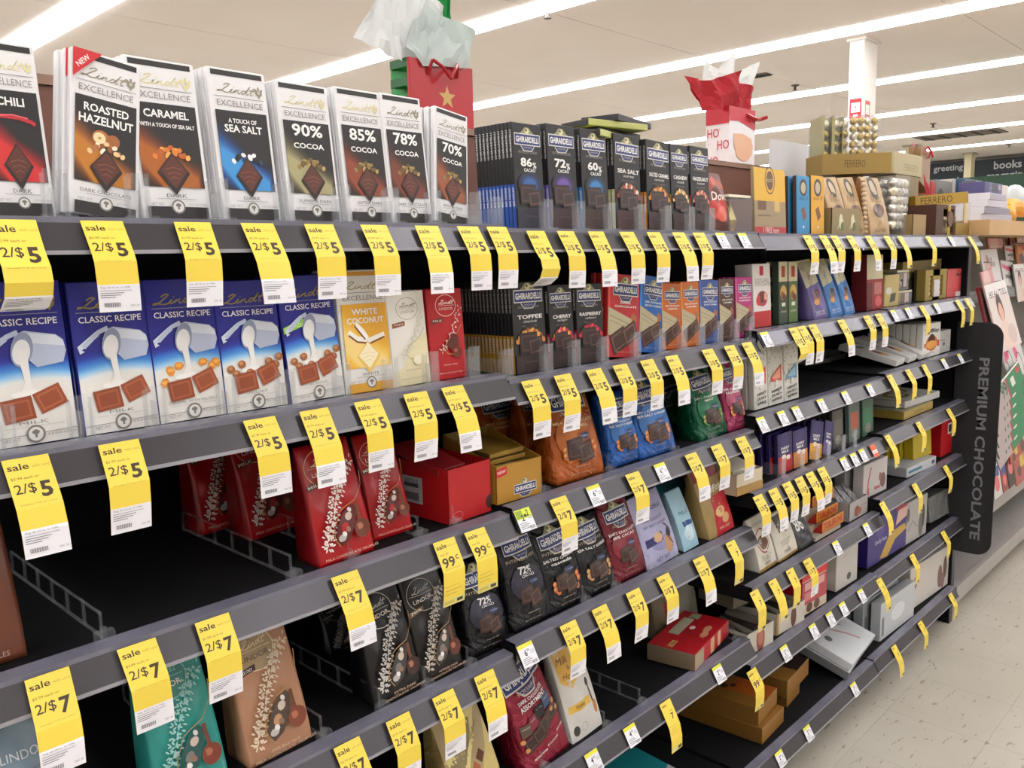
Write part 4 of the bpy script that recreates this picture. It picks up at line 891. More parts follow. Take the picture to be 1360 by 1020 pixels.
# --- third shelf, third bay
DO = ['#3a3a3e', '#8f8d8a']
def doodle(c):
    def f(w_, h_):
        p = Print(w_, h_); p.R(0, 0, 1, 1, '#d9d7cf'); rnd = random.Random(5)
        for i in range(34):
            x_, y_ = rnd.random()*.85+.05, rnd.random()*.9+.04; a = rnd.random()*3
            p.S([(x_, y_), (x_+.07*math.cos(a), y_+.03*math.sin(a)), (x_+.1*math.cos(a+1), y_+.04)], .02, DO[i % 2])
        p.P([(.1,.42),(.85,.62),(.85,.36),(.25,.36)], c); p.P([(.2,.43),(.75,.56),(.75,.4),(.3,.4)], '#e9a08a' if c[1] != '5' else '#9ac4d8'); p.R(.45, .3, .6, .38, '#e9e6e0')
        for i, t in enumerate(('HONEY', 'CRUNCH', 'APPLE')): p.T(t, .5, .22-.07*i, .7, '#26262a', th=.045, bold=1, rot=.06)
        return p
    return f
for i, (l, r_, c) in enumerate(((1001, 1019, '#d8553a'), (1020, 1040, '#d8553a'), (1041, 1060, '#5a9ac0'))):
    x, w, h, z = spot(2, 2, l, r_, 452, 1.06)
    o = carton('chocolate_bar', w, h, .016, '#cfcdc6', doodle(c), (x, 1.058, z), (D(-3), 0, 0), ['white doodle-covered pack with an orange bell shape, the left one of three', 'white doodle-covered pack with an orange bell shape, the middle one of three', 'white doodle-covered pack with a pale blue bell shape'][i], 'chocolate pack', key='dood'+str(i))
    stack(o, 3, .019, 'doodle packs behind %d' % i, 'white doodle-covered pack standing behind '+['the left', 'the middle', 'the right'][i]+' front one', dx=-.002)
TOF = E_('#dedcd8', [('E',.5,.4,.34,.16,'#c9783a'),('E',.5,.47,.2,.14,'#4a2418'),('E',.5,.36,.3,.08,'#e0a04e'),('R',.08,.3,.16,.42,'#c93a3a'),('R',.84,.26,.96,.46,'#d84a42')], [('Toffifay',.5,.76,.84,'#2a2426',dict(bold=1.6,th=.16)),('hazelnut in caramel',.5,.12,.4,'#9a9896')])
z = deck(3, 2)+.002
TX = Xat(1238, 1.05, z)
for i in range(6):
    carton('chocolate_box', .19, .125, .022, '#d6d4d0', TOF, (TX, 1.055+.0245*i, z), (D(0), 0, D(0)), 'white toffee-nut box standing frontmost in its row' if i == 0 else 'white toffee-nut box standing in the row behind the front one', 'chocolate box', None if i == 0 else 'toffee-nut boxes in the standing row', key='tof')
carton('chocolate_box', .13, .085, .03, '#bab8b6', E_('#bdbbb8', [('E',.4,.4,.1,.06,'#55504e'),('R',.1,.55,.5,.6,'#77757a')], []), (TX+.17, 1.06, z), (0, 0, 0), 'grey-white small box at the far right end of the third shelf', 'chocolate box')
for i, px in enumerate((1229, 1210, 1194)):
    q = E_('#dedcd8', [('E',.55,.36,.2,.13,'#c9783a'),('E',.5,.42,.13,.08,'#4a2418'),('E',.56,.3,.18,.05,'#e0a04e')], [('Toffifay',.45,.72,.6,'#2a2426',dict(bold=1.6,th=.2))])
    o = carton('chocolate_box', .13 if i == 0 else .1, .02, .2, '#d6d4d0', None, (Xat(px, 1.05, z)-(.02 if i == 0 else 0), 1.048, z+.004), (D(24-5*i), 0, D(5)), ['white toffee-nut box lying slanted nearest the standing row', 'white toffee-nut box lying slanted, middle of three', 'white toffee-nut box lying slanted furthest from the standing row'][i], 'chocolate box')
    sx_ = .82 if i == 0 else .63
    link('top_print', q(.196, .166).lay(lambda a, b_, o_: ((a-.098)*.8*sx_, b_*1.17+.002, .0205+o_), 'top_print'), o)
for i in range(4): carton('chocolate_box', .13, .025, .10, '#8a8784', None, (Xat(1090, 1.3, 1.15)+(i % 2)*.15, 1.30, deck(2, 2)+.002+.026*(i//2)), (0, 0, D(8*i-10)), f'grey box in the dark heap behind the toffee-nut boxes, {ORD[i]} one', 'chocolate box', top='#3a3436')

# --- fourth shelf, first bay
for (l, r_, top, Y, fn, c, k, yaw, lab, kd) in (
 (-10, 128, 905, 1.058, E_(None, [('O',.5,.72,.36,.28,.012,'#5f7486'),('P',[(.2,.2),(.8,.6),(.9,.5),(.3,.1)],'#a9bccb')], [('LINDOR',.5,.68,.5,'#e0e6ec'),('SEA SALT',.5,.1,.5,'#3f4f5e')]), '#7f93a4', 'blu', 2, 'pale blue-grey truffle bag at the left edge, lowest in view', 'gloss'),
 (212, 304, 868, 1.058, lindor('#2f9a92', '#1f7a74', 'COCONUT', ['COCONUT MILK', 'CHOCOLATE TRUFFLES'], '#9ad0ca', '#7a3420', '#4a8f8a', True, win='#1d4f4c'), '#2f9a92', 'teal', 2, 'teal coconut truffle bag on the fourth shelf', 'gloss'),
 (324, 420, 832, 1.056, lindor('#b98a68', '#3b1420', 'DOUBLE CHOC', ['DOUBLE MILK', 'MILK CHOCOLATE TRUFFLES'], '#d9c6ae', '#7a3a24', '#a8906c', False, win='#4a3a30'), '#b58566', 'tan', 2, 'tan and bronze truffle bag with floral swirl', 'gloss'),
 (437, 485, 795, 1.27, lindor('#161416', '#1c1a1c', 'EXTRA DARK', ['EXTRA DARK'], '#b9b4b0', '#3a201a', None, True, win='#3a3634'), '#161416', 'blk', 2, 'black truffle bag standing deep in shadow behind the front ones', 'gloss'),
 (498, 562, 786, 1.056, lindor('#161416', '#1c1a1c', 'EXTRA DARK', ['EXTRA DARK', 'CHOCOLATE TRUFFLES'], '#c9c4bf', '#3a201a', None, True, win='#3a3634'), '#161416', 'blk', 2, 'black truffle bag with silver flowers, the left one of two', 'gloss'),
 (560, 615, 766, 1.056, lindor('#191513', '#6f5838', '70%', ['INTENSE DARK', 'CHOCOLATE TRUFFLES'], '#c4bbb0', '#5a2a1c', None, True, win='#3f3a36'), '#191513', 'bk7', 2, 'black and brown truffle bag with a small gold diamond, right of two', 'gloss')):
    x, w, h, z = spot(0, 3, l, r_, top, Y); w = min(w, .105); h = min(h, .2)
    pouch('truffle_bag', w, h, .055, c, fn, (x, Y, z), (D(-9), D(-1), D(yaw)), lab, 'chocolate bag', 'truffle bags on the fourth shelf', kind=kd, key=k+str(round(h*100)), bulge=.005)
P72 = squares('#18171b', [], pct='72%', sq='INTENSE DARK', glow='#252238'); SCC = squares('#18171b', ['SALTED CARAMEL', 'cascade'], sq='INTENSE DARK', nuts='#c96a3a')
SSS = squares('#18171b', ['SEA SALT SOIREE', ''], sq='INTENSE DARK', nuts='#b98a5a'); P60 = squares('#6f1826', ['DARK CHOCOLATE', '60% CACAO'], glow='#842031')
x, w, h, z = spot(0, 3, 626, 678, 752, 1.06)
pouch('chocolate_bag', w, h, .06, '#18171b', P72, (x, 1.06, z), (D(-9), 0, 0), 'black 72% cacao squares bag at the right end of the fourth shelf, first bay', key='72a')
LAV = E_('#a5a3c4', [('E',.55,.3,.3,.12,'#8f8db4'),('P',[(.1,.42),(.6,.46),(.6,.34),(.1,.3)],'#2d2f66'),('E',.45,.4,.14,.08,'#c9a27a'),('E',.75,.24,.14,.16,'#b98a62'),('E',.8,.4,.08,.1,'#2d2c44'),('S',[(.7,.55),(.85,.45),(.8,.3),(.9,.2)],.03,'#23223c')], [('DARK CHOCOLATE',.5,.66,.6,'#3a3a66'),('SEA SALT CASHEW',.5,.58,.7,'#2d2d5a',dict(th=.035)),('GHIRARDELLI',.5,.8,.74,'#2d2f66',dict(bold=1,th=.05)),('NET WT',.5,.08,.4,'#4a4a70')])
for (l, r_, top, Y, fn, c, k, roll, lab) in (
 (684, 732, 706, 1.052, P72, '#18171b', '72b', -1, 'black 72% cacao squares bag at the left end of the second bay'), (731, 778, 700, 1.054, SCC, '#18171b', 'scc', -2, 'black salted caramel squares bag'),
 (776, 818, 690, 1.054, SSS, '#18171b', 'sss', -2, 'black sea salt squares bag with nuts'), (818, 857, 668, 1.052, P60, '#6f1826', 'p60', -2, 'dark red 60% cacao squares bag'),
 (859, 899, 660, 1.052, LAV, '#a5a3c4', 'lav', -4, 'lavender bag with cashews'), (880, 925, 642, 1.15, E_('#2f6f7c', [('E',.5,.4,.4,.2,'#48909a')], [('caramel',.5,.55,.6,'#0f3a44',dict(shear=.3))]), '#2f6f7c', 'tea', -4, 'teal bag standing back in the shade behind the lavender bag'),
 (907, 926, 655, 1.056, E_('#9dc4d6', [('E',.5,.3,.3,.3,'#c9dee8'),('R',.2,.42,.9,.5,'#2a4f86')], [('sea salt',.5,.65,.6,'#3f6f92')]), '#8fa9b5', 'lbl', -3, 'light blue slim bag left of the red and gold bag'),
 (941, 973, 622, 1.054, E_('#9d8350', [('P',[(.3,0),(1,0),(1,.62),(.3,.58)],'#b5202c'),('E',.55,.34,.2,.1,'#d8b27a'),('E',.7,.22,.16,.1,'#caa06a'),('R',0,.82,1,1,'#8a1c26')], [('Trifles',.5,.68,.8,'#f0e6d8',dict(shear=.3,th=.09,bold=.6)),('milk crisps',.62,.1,.4,'#e9c9b0')]), '#9d8350', 'tri', -4, 'gold and red bag with crisp curls at the right end of the fourth shelf')):
    x, w, h, z = spot(1, 3, l, r_, top, Y)
    pouch('chocolate_bag', w*1.03, h, .06, c, fn, (x, Y, z), (D(-9), D(roll), 0), lab, 'chocolate bag', 'bags on the fourth shelf', key=k, bulge=.01, kind='foil' if k not in ('lbl', 'tri') else 'gloss')
# --- fourth shelf, third bay
z = deck(2, 3)+.002
gx = 1.945
o = tray('display_box', .12, .20, .055, .06, '#c9bda6', (gx, 1.035, z), (0, 0, D(-4)), 'cream open tray with grey capital lettering at the shelf corner', None, '#cfc5b2', .06)
link('side_print', E_(None, [], [('GODIVA',.6,.62,.62,'#6f665a',dict(th=.26)),('belgian chocolatier',.6,.25,.4,'#9a9184')])(.2, .055).lay(lambda a, b_, o_: (-.06-o_, .2-a, b_), 'side_print'), o)
q = MB(); q.box(-.06, -.0015, 0, .06, -.0003, .022, mat('#a8834a')); q.build('gold_band', o)
carton('chocolate_box', .10, .016, .17, '#cfc6b6', None, (gx-.004, 1.05, z+.045), (D(14), 0, D(-6)), 'cream slab box lying slanted in the cream tray', 'chocolate box')
CB = lambda lo, tx: E_('#2a1f5c', [('R',0,0,1,.42,lo),('E',.4,.4,.16,.08,'#e9ddd0'),('E',.7,.36,.14,.08,'#f0e6da'),('E',.45,.82,.3,.3,'#3a2f70')], [('DAIRY',.5,.62,.6,WHITE,dict(bold=1.4,th=.07)),('MILK',.5,.53,.5,WHITE,dict(bold=1.4,th=.07))])
for i, (l, r_, top, lo, roll, lab) in enumerate(((1033, 1052, 575, '#b5282a', 0, 'purple and red bar, frontmost of the purple bars'), (1053, 1072, 570, '#d8862c', 0, 'purple and orange bar, middle of the purple bars'), (1073, 1090, 560, '#e0a02c', 12, 'purple and yellow bar leaning right'), (1091, 1103, 560, '#4a3a8a', 16, 'purple foil bar crumpled and leaning right'))):
    x, w, h, z = spot(2, 3, l, r_, top, 1.058)
    o = carton('chocolate_bar', max(w, .05), h, .012, '#2a1f5c', CB(lo, 0), (x, 1.056, z), (D(-3), D(roll), 0), lab, 'chocolate bar', key='cb%d' % i, kind='gloss', side='#2a1c4e')
    stack(o, [9, 3, 3, 3][i], .019, 'purple bars behind %d' % i, 'purple bar standing in the line behind the '+lab.split(',')[0].split(' leaning')[0].split(' crum')[0]+' one', dx=[-.011, -.004, 0, 0][i])
for i, (l, r_, top, c, c2) in enumerate(((1106, 1120, 545, '#4a4844', '#5f5c56'), (1128, 1142, 535, '#5a6a66', '#b0583f'), (1146, 1160, 530, '#3f5f4f', '#2f7a55'))):
    x, w, h, z = spot(2, 3, l, r_, top, 1.07)
    o = carton('chocolate_bar', w, h, .014, c, E_(c, [('R',.15,.3,.85,.75,c2),('E',.5,.2,.3,.2,'#8a887e')], []), (x, 1.07, z), (D(-3), 0, 0), ['dull grey slim pack behind a clear stop', 'grey pack with a rust-red patch', 'green slim pack at the right of the grey ones'][i], 'chocolate pack')
    stack(o, 2, .02, 'slim packs behind %d' % i, ['dull grey slim pack behind the grey front one', 'grey and rust pack behind the front one', 'green slim pack behind the green front one'][i])
z = deck(3, 3)+.002
x = Xat(1225, 1.06, z)
carton('chocolate_box', .32, .025, .2, '#b9b7b4', None, (x, 1.06, z+.032), (0, 0, D(-3)), 'white and gold gift box lying on a flat gold box', 'chocolate box', top='#a09c92')
link('top_print', E_('#cfccc6', [('E',.35,.4,.2,.14,'#8a7430'),('E',.62,.6,.2,.12,'#8a7430'),('E',.38,.42,.14,.09,'#d8d5cf'),('E',.6,.57,.13,.08,'#d8d5cf')], [])(.316, .196).lay(lambda a, b_, o_: (a-.158, b_+.002, .0255+o_), 'top_print'), COL.objects[-1])
carton('chocolate_box', .3, .03, .2, '#9a8338', E_('#a8904a', [], [('gold collection',.5,.5,.3,'#5a4a20')]), (x-.07, 1.05, z), (0, 0, 0), 'flat gold box under the white and gold gift box', 'chocolate box', top='#8a8a70')
for i in range(2): carton('chocolate_box', .17, .15, .05, '#6f5a22', E_('#6f5a22', [('S',[(.2,.2),(.4,.5),(.7,.4),(.8,.8)],.04,'#4a1c12')] if i else [], []), (x-.10+.19*i, 1.20, z), (0, 0, 0), ['olive-gold box standing at the back, left one', 'olive-gold box with a dark red swirl standing at the back'][i], 'chocolate box')

# --- fifth shelf
x, w, h, z = spot(0, 4, 600, 690, 930, 1.056)
pouch('chocolate_bag', .12, .195, .07, '#b09a62', E_('#a8936a', [('P',[(0,.5),(.6,1),(1,1),(1,.9),(.3,.3)],'#d8c684'),('P',[(0,.1),(0,.4),(.5,.8),(.7,.75)],'#8a7a52'),('P',[(.4,0),(1,.7),(1,.2)],'#cdb878'),('P',[(.1,.62),(.5,.9),(.8,.92),(.5,.7)],'#7f8f74')]+[('P',[(a,b_),(a+.1,b_+.07),(a+.2,b_),(a+.1,b_-.07)],c) for a, b_, c in ((.2,.3,'#7a4224'),(.4,.34,'#a85a34'),(.55,.42,'#5a3020'),(.3,.2,'#6a3820'))], [('sweet assortment',.6,.62,.5,'#6a5a30',dict(rot=.5,shear=.3))]), (x-.015, 1.056, z-.004), (D(-12), D(-3), D(2)), 'beige and olive squares bag at the bottom edge of the first bay', key='bei')
x, w, h, z = spot(1, 4, 704, 776, 880, 1.052)
pouch('chocolate_bag', .128, .215, .07, '#8c1c33', assort, (Xat(730, 1.052, z)-.002, 1.052, z), (D(-15), D(-4), D(2)), 'large crimson assortment bag standing on the fifth shelf', key='ass', bulge=.014)
pouch('chocolate_bag', .10, .2, .05, '#b5b1ab', E_('#c9c6c0', [('P',[(.05,.98),(.6,.98),(.62,.6),(.4,.5),(.1,.6)],'#d9a84a'),('R',.1,.28,.8,.36,'#d9b04a'),('E',.8,.5,.06,.09,'#3a302c'),('S',[(.8,.5),(.86,.3),(.92,.15)],.04,'#3a302c'),('E',.9,.22,.06,.14,'#b5762a'),('E',.2,.1,.1,.1,'#3a3836'),('O',.45,.1,.09,.09,.01,'#8a8884')], [('Milk',.3,.8,.36,'#5a4636',dict(shear=.3,th=.07)),('&',.42,.72,.08,'#5a4636'),('Honey',.45,.63,.5,'#5a4636',dict(shear=.3,th=.08)),('TOFFEE',.45,.32,.3,'#6a4a1a',dict(bold=1))]), (Xat(779, 1.058, z), 1.058, z), (D(-12), D(-3), 0), 'white and honey-gold bag beside the crimson bag', key='hon', kind='gloss', bulge=.006)
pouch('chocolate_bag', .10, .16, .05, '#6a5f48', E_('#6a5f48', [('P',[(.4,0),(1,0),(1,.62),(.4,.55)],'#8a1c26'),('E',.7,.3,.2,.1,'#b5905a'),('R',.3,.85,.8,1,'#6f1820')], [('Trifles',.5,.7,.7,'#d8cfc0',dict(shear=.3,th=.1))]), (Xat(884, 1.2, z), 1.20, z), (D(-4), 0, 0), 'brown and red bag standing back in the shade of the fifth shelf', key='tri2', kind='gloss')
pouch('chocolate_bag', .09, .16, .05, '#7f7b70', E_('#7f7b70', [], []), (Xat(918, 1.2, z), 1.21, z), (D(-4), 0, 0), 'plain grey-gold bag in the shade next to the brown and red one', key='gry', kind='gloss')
o = carton('chocolate_box', .235, .042, .125, '#b01822', E_('#b01822', [('R',0,0,.25,1,'#9c8f74'),('E',.5,.5,.06,.14,'#d8a882'),('E',.7,.6,.05,.14,'#e0b892')], []), (Xat(940, 1.06, z)+.005, 1.05, z+.002), (0, 0, D(10)), 'red flat box of wafers lying at the shelf front', 'chocolate box', side='#7a6a54')
link('top_print', E_('#b01822', [('R',.35,.62,.82,.86,'#b9b49a'),('R',.84,.56,.97,.78,'#8a9a80'),('E',.6,.5,.05,.03,'#e9e0d8'),('E',.65,.2,.1,.04,'#c98a6a'),('E',.5,.16,.09,.04,'#c98a6a'),('R',.04,.5,.2,.62,'#c9a05a')], [('Trifles',.12,.56,.14,'#5a1a14',dict(bold=1)),('milk chocolate truffle wafers',.4,.4,.4,'#8a1c22')])(.23, .12).lay(lambda a, b_, o_: (a-.115, b_+.0025, .0425+o_), 'top_print'), o)
q = MB(); q.prism([(0, 0), (0, .115), (.003, .115), (.003, 0)], -.05, .05, mat('#8f8674')); q.prism([(.0, .0), (.12, 0), (.12, .03), (.0, .05)], -.05, -.048, mat('#8f8674')); q.prism([(.0, .0), (.12, 0), (.12, .03), (.0, .05)], .048, .05, mat('#8f8674'))
o = q.build('display_box', None, (Xat(985, 1.14, z)+.01, 1.14, z), (0, 0, D(-6))); tag(o, 'beige open box with a raised lettered card behind the red flat box', 'display box')
link('front_print', E_(None, [('R',.45,.25,.62,.5,'#6a3a2c')], [('GODIVA',.45,.82,.5,'#5f5648',dict(th=.09)),('belgian',.45,.7,.3,'#7a7060')])(.1, .115).flat('front_print'), o)
z2 = deck(2, 4)+.002
WB = lambda c, t: E_('#d3cdbf', [('O',.5,.55,.34,.34,.04,c),('E',.5,.52,.24,.2,'#6f4a36'),('R',0,0,1,.06,'#a07a3a')], [('GODIVA',.5,.87,.6,'#7a7264',dict(th=.05)),(t,.5,.27,.55,'#9a9284'),('truffles',.5,.22,.4,'#9a9284'),('dark',.5,.13,.3,'#6a6256')])
GBL = E_('#d3cdbf', [('P',[(.25,.95),(.75,.95),(.8,.75),(.72,.6),(.66,.74),(.6,.55),(.5,.7),(.42,.62),(.36,.74),(.3,.68)],'#3a2a24'),('S',[(.35,.75),(.38,.58)],.04,'#2a1c18'),('S',[(.62,.75),(.66,.55)],.04,'#2a1c18'),('R',0,0,1,.06,'#a07a3a')], [('milk chocolate',.5,.4,.55,'#9a9284'),('caramels',.5,.34,.4,'#9a9284'),('milk',.5,.18,.3,'#6a6256')])
for (l, r_, top, fn, c, k, roll, lab) in ((1008, 1030, 690, WB('#8f2a28', 'milk chocolate'), '#c5bfb2', 'gd1', -3, 'cream gift bag with a red ring picture, leftmost on its shelf'), (1033, 1058, 684, GBL, '#cdc7ba', 'gd2', -4, 'cream gift bag with dripping chocolate on it'), (1060, 1079, 690, E_('#26262a', [('E',.4,.3,.4,.3,'#34343a'),('P',[(.1,.1),(.8,.3),(.9,.1)],'#4a4a50')], [('86',.45,.8,.5,WHITE,dict(bold=1)),('CACAO',.45,.72,.4,'#b9b7b4')]), '#222226', 'b86', -3, 'dark grey 86% bag between the cream bag and the orange boxes')):
    x, w, h, z = spot(2, 4, l, r_, top, 1.058)
    pouch('chocolate_bag', max(w, .08), h, .055, c, fn, (x, 1.058, z), (D(-7), D(roll), 0), lab, 'chocolate bag', key=k, kind='gloss' if k != 'b86' else 'foil', bulge=.003)
TB = E_('#c9802a', [('R',0,0,1,.12,'#b0681c')], [('TOBLERONE',.5,.52,.9,'#a8241a',dict(bold=2,th=.6))])
for i, (px, yy, dz, rz) in enumerate(((1092, 1.10, .075, 0), (1098, 1.075, .035, 0), (1106, 1.052, .012, 0))):
    q = MB(); W_ = .155; T3 = [(0, 0), (0, .034), (.03, .017)]
    q.prism([(0, 0), (0, .036), (.031, .0)], -W_/2, W_/2, mat('#c9802a'), mat('#b3221c')); 
    o = q.build('chocolate_bar', None, (Xat(px, yy, z2), yy, z2+dz), (0, D(0), D(rz))); tag(o, ['orange triangular bar box, rearmost and topmost of three', 'orange triangular bar box in the middle of three', 'orange triangular bar box, frontmost and lowest of three'][i], 'chocolate bar', 'orange triangular boxes')
    link('front_print', TB(W_, .036).flat('front_print'), o)
q = MB(); q.box(-.09, .0, 0, .09, .115, .011, mat('#b0a493')); q.box(-.09, .03, .011, .09, .115, .034, mat('#a89a88')); q.box(-.09, .055, .034, .09, .115, .074, mat('#a89a88'))
tag(q.build('display_box', None, (Xat(1100, 1.05, z2), 1.05, z2)), 'stepped cardboard tray under the orange triangular boxes', 'display box')
o = tray('display_box', .15, .12, .06, .05, '#a9a4a2', (Xat(1140, 1.05, z2), 1.05, z2), (0, 0, 0), 'pale open box full of silver foil packets', E_(None, [('E',.4,.4,.14,.12,'#8a5040'),('E',.55,.35,.1,.08,'#a0604a')], [('dark caramel',.8,.6,.3,'#a0584a')]), '#8f8b88')
for i in range(3): pouch('foil_packet', .042, .09, .02, '#8f8d90', E_(None, [('E',.5,.3,.2,.3,'#6f3a30')], []), (Xat(1140, 1.05, z2)-.045+.046*i, 1.062, z2+.004), (D(-30), D(0), D(3)), f'silver foil packet, {ORD[i]} from the left in the pale open box', 'chocolate packet', 'silver foil packets', key='slv')
PKW = E_('#c4bebd', [('S',[(.15,.2),(.2,.6),(.3,.9)],.05,'#b5484a'),('E',.2,.35,.05,.1,'#b05a58'),('E',.82,.5,.12,.14,'#6f4a44'),('E',.7,.6,.06,.08,'#8a5a50'),('R',.45,.35,.7,.42,'#b5605e')], [])
z3 = deck(3, 4)-.038; z3 = deck(2, 4)+.002
for i in range(3): carton('chocolate_box', .19, .155, .035, ['#c9c4c3', '#8f8c8c', '#7a7878'][i], PKW if i == 0 else None, (Xat(1162, 1.06, z3)-.03*i, 1.062+.05*i, z3), (0, 0, D(-2)), ['white box with pink flowers and chocolates standing upright', 'grey box standing just behind the white flowered box', 'grey box rearmost behind the white flowered box'][i], 'chocolate box')
z = deck(3, 4)+.002
carton('chocolate_box', .27, .035, .19, '#aeb0b4', E_('#b9bbbf', [('R',.05,.35,.5,.65,'#2f6f8c'),('R',.85,.3,.95,.7,'#3a3f6a')], []), (Xat(1222, 1.05, z), 1.045, z), (0, 0, D(-3)), 'white and blue flat box under the yellow boxes', 'chocolate box', top='#b5b7ba')
for i in range(3):
    o = carton('chocolate_box', .15, .12, .035, '#b5a01f', E_('#b5a01f', [('R',.3,.5,.7,.9,'#c2ad2a')], []), (Xat(1226, 1.06, z)-.02*i+.02, 1.07+.041*i, z+.036), (D(-4), 0, D(-6)), 'yellow carton standing frontmost behind the lowest tags' if i == 0 else 'yellow carton standing in the row behind the front yellow one', 'chocolate box', None if i == 0 else 'yellow cartons in a row', kind='gloss')
carton('chocolate_box', .13, .15, .05, '#b8161e', E_('#b8161e', [('R',.5,.55,.9,.85,'#d8cfc8'),('R',.58,.6,.82,.8,'#2a2426')], []), (Xat(1257, 1.06, z), 1.06, z), (0, 0, D(-2)), 'red carton with a white label standing by the end panel', 'chocolate box', kind='gloss')
carton('chocolate_box', .13, .045, .05, '#a8141c', E_('#a8141c', [('R',.1,.3,.4,.7,'#c9a03a')], []), (Xat(1252, 1.06, z), 1.07, z+.1515), (0, 0, D(-2)), 'small dark red box lying on top of the red carton', 'chocolate box')

# --- sixth shelf, third and fourth bays
z = deck(2, 5)+.002
GC = E_('#c6bfb2', [('E',.6,.5,.1,.2,'#5a3226'),('R',0,0,.08,1,'#a8834a')], [('GODIVA',.3,.7,.3,'#8a8274')])
for i, (px, w_, lab) in enumerate(((1008, .13, 'cream open carton with a pink sweet printed on it, left one of two'), (1048, .155, 'cream open carton with a brown nut printed on it, right one of two'))):
    tray('display_box', w_, .14, .062, .05, '#c6bfb2', (Xat(px, 1.05, z), 1.046, z), (0, 0, D(-4)), lab, GC if i else E_('#c6bfb2', [('E',.5,.5,.16,.28,'#8f4a3c'),('E',.5,.55,.1,.18,'#b5705c')], []), '#6f665a')
    for k in range(4): carton('chocolate_bar', .04, .011, .10, ['#3a2a24', '#8a8274', '#2c2220', '#6f665a'][k], None, (Xat(px, 1.05, z)-w_*.3+.03*k, 1.07, z+.03+.006*k), (D(10), D(14*(k % 2)-7), D(-25+14*k)), f'wrapped bar lying {ORD[k]} from the left in the {"left" if i == 0 else "right"} cream open carton', 'chocolate bar')
carton('chocolate_box', .155, .15, .12, '#c41a20', E_('#c9b9a4', [('R',0,.72,1,1,'#d8242a'),('R',0,.2,1,.7,'#b0404a'),('R',.1,.5,.9,.66,'#d8a0a0'),('R',.1,.28,.5,.45,'#c87a7a'),('E',.3,.12,.12,.1,'#5a3a2c'),('E',.6,.12,.12,.1,'#6a4632')], []), (Xat(1081, 1.05, z), 1.05, z), (0, 0, D(-3)), 'bright red carton with pictures on its front', 'chocolate box', kind='gloss', side='#c01018')
carton('chocolate_box', .11, .17, .06, '#4f7a34', E_('#4f7a34', [('R',0,.1,1,.6,'#5f6f52'),('E',.5,.3,.3,.3,'#c9c6b4'),('E',.6,.45,.2,.2,'#3a4a30')], []), (Xat(1100, 1.08, z), 1.09, z), (0, 0, 0), 'green carton half hidden behind the red one', 'chocolate box')
carton('chocolate_box', .155, .205, .03, '#b9b4ae', E_('#bdb8b2', [('E',.6,.14,.1,.08,'#4a4644'),('S',[(.3,.8),(.5,.85),(.7,.75)],.03,'#a9a49e'),('S',[(.3,.5),(.6,.55)],.03,'#a9a49e')], []), (Xat(1122, 1.06, z), 1.055, z), (0, 0, D(-2)), 'tall plain pale carton standing upright', 'chocolate box', kind='gloss')
z = deck(3, 5)-.006; z = deck(2, 5)+.002
carton('chocolate_box', .33, .165, .04, '#33246f', E_('#33246f', [('P',[(.3,.05),(.55,.5),(.95,.55),(1,.4),(.7,.3),(.5,0)],'#b5923a'),('P',[(.7,.6),(1,.7),(1,1),(.75,.9)],'#d8b0a4'),('R',.7,.92,1,1,'#a82a34'),('E',.3,.7,.1,.1,'#4a3a86')], [('Quality Rose',.32,.45,.3,'#c9c0e0',dict(shear=.3,bold=.5))]), (Xat(1178, 1.055, z), 1.055, z), (0, 0, D(-2)), 'large purple box with a gold ribbon swirl', 'chocolate box', kind='gloss')
z = deck(3, 5)+.002
carton('chocolate_box', .23, .16, .05, '#a39f9c', E_('#aaa6a2', [('E',.2,.7,.06,.12,'#5a5450'),('E',.75,.3,.1,.2,'#6a6460'),('E',.85,.5,.06,.2,'#4a4642'),('S',[(.2,.3),(.4,.5),(.6,.3)],.02,'#77716c')], []), (Xat(1214, 1.055, z), 1.055, z), (0, 0, D(-2)), 'grey-white box with faint brown pictures', 'chocolate box')
carton('chocolate_box', .20, .10, .12, '#8a8a88', None, (Xat(1249, 1.06, z), 1.06, z+.01), (D(-8), 0, D(-4)), 'shiny silver wrapped box by the end panel', 'chocolate box', kind='foil')

# --- lowest shelves
z = deck(2, 6)+.002
def brown(x, y, z, w, h, d, rz, lab, parts):
    o = carton('chocolate_box', w, h, d, '#8f6428', None, (x, y, z), (0, 0, D(rz)), lab, 'chocolate box', side='#7a541f')
    if parts: link('top_print', parts(w-.004, d-.004).lay(lambda a, b_, o_: (a-w/2+.002, b_+.002, h+o_), 'top_print'), o)
    return o
OR = E_(None, [('R',.4,0,1,.45,'#b55a20'),('E',.5,.5,.09,.07,'#3a1a18'),('E',.62,.42,.08,.06,'#4a2220')], [('truffes',.75,.2,.3,'#7a3a18')])
bx = Xat(1030, 1.06, z)
brown(bx-.005, 1.065, z, .155, .048, .30, 4, 'golden-brown box, lowest of the left pair on the bottom shelf', None)
brown(bx+.0, 1.085, z+.0485, .15, .05, .27, 7, 'golden-brown box with an orange corner, on top of the left pair', OR)
bx = Xat(1072, 1.06, z)
brown(bx-.0, 1.105, z, .11, .04, .24, 6, 'golden-brown box, lowest of the right pair on the bottom shelf', None)
brown(bx+.02, 1.10, z+.0405, .19, .055, .27, 6, 'golden-brown box with a dark picture of a cup, on top of the right pair', E_(None, [('R',.45,0,1,1,'#2a1c18'),('E',.75,.6,.1,.08,'#6a4a34'),('E',.75,.63,.05,.04,'#d8cfc4')], []))
sx = Xat(1138, 1.05, z)
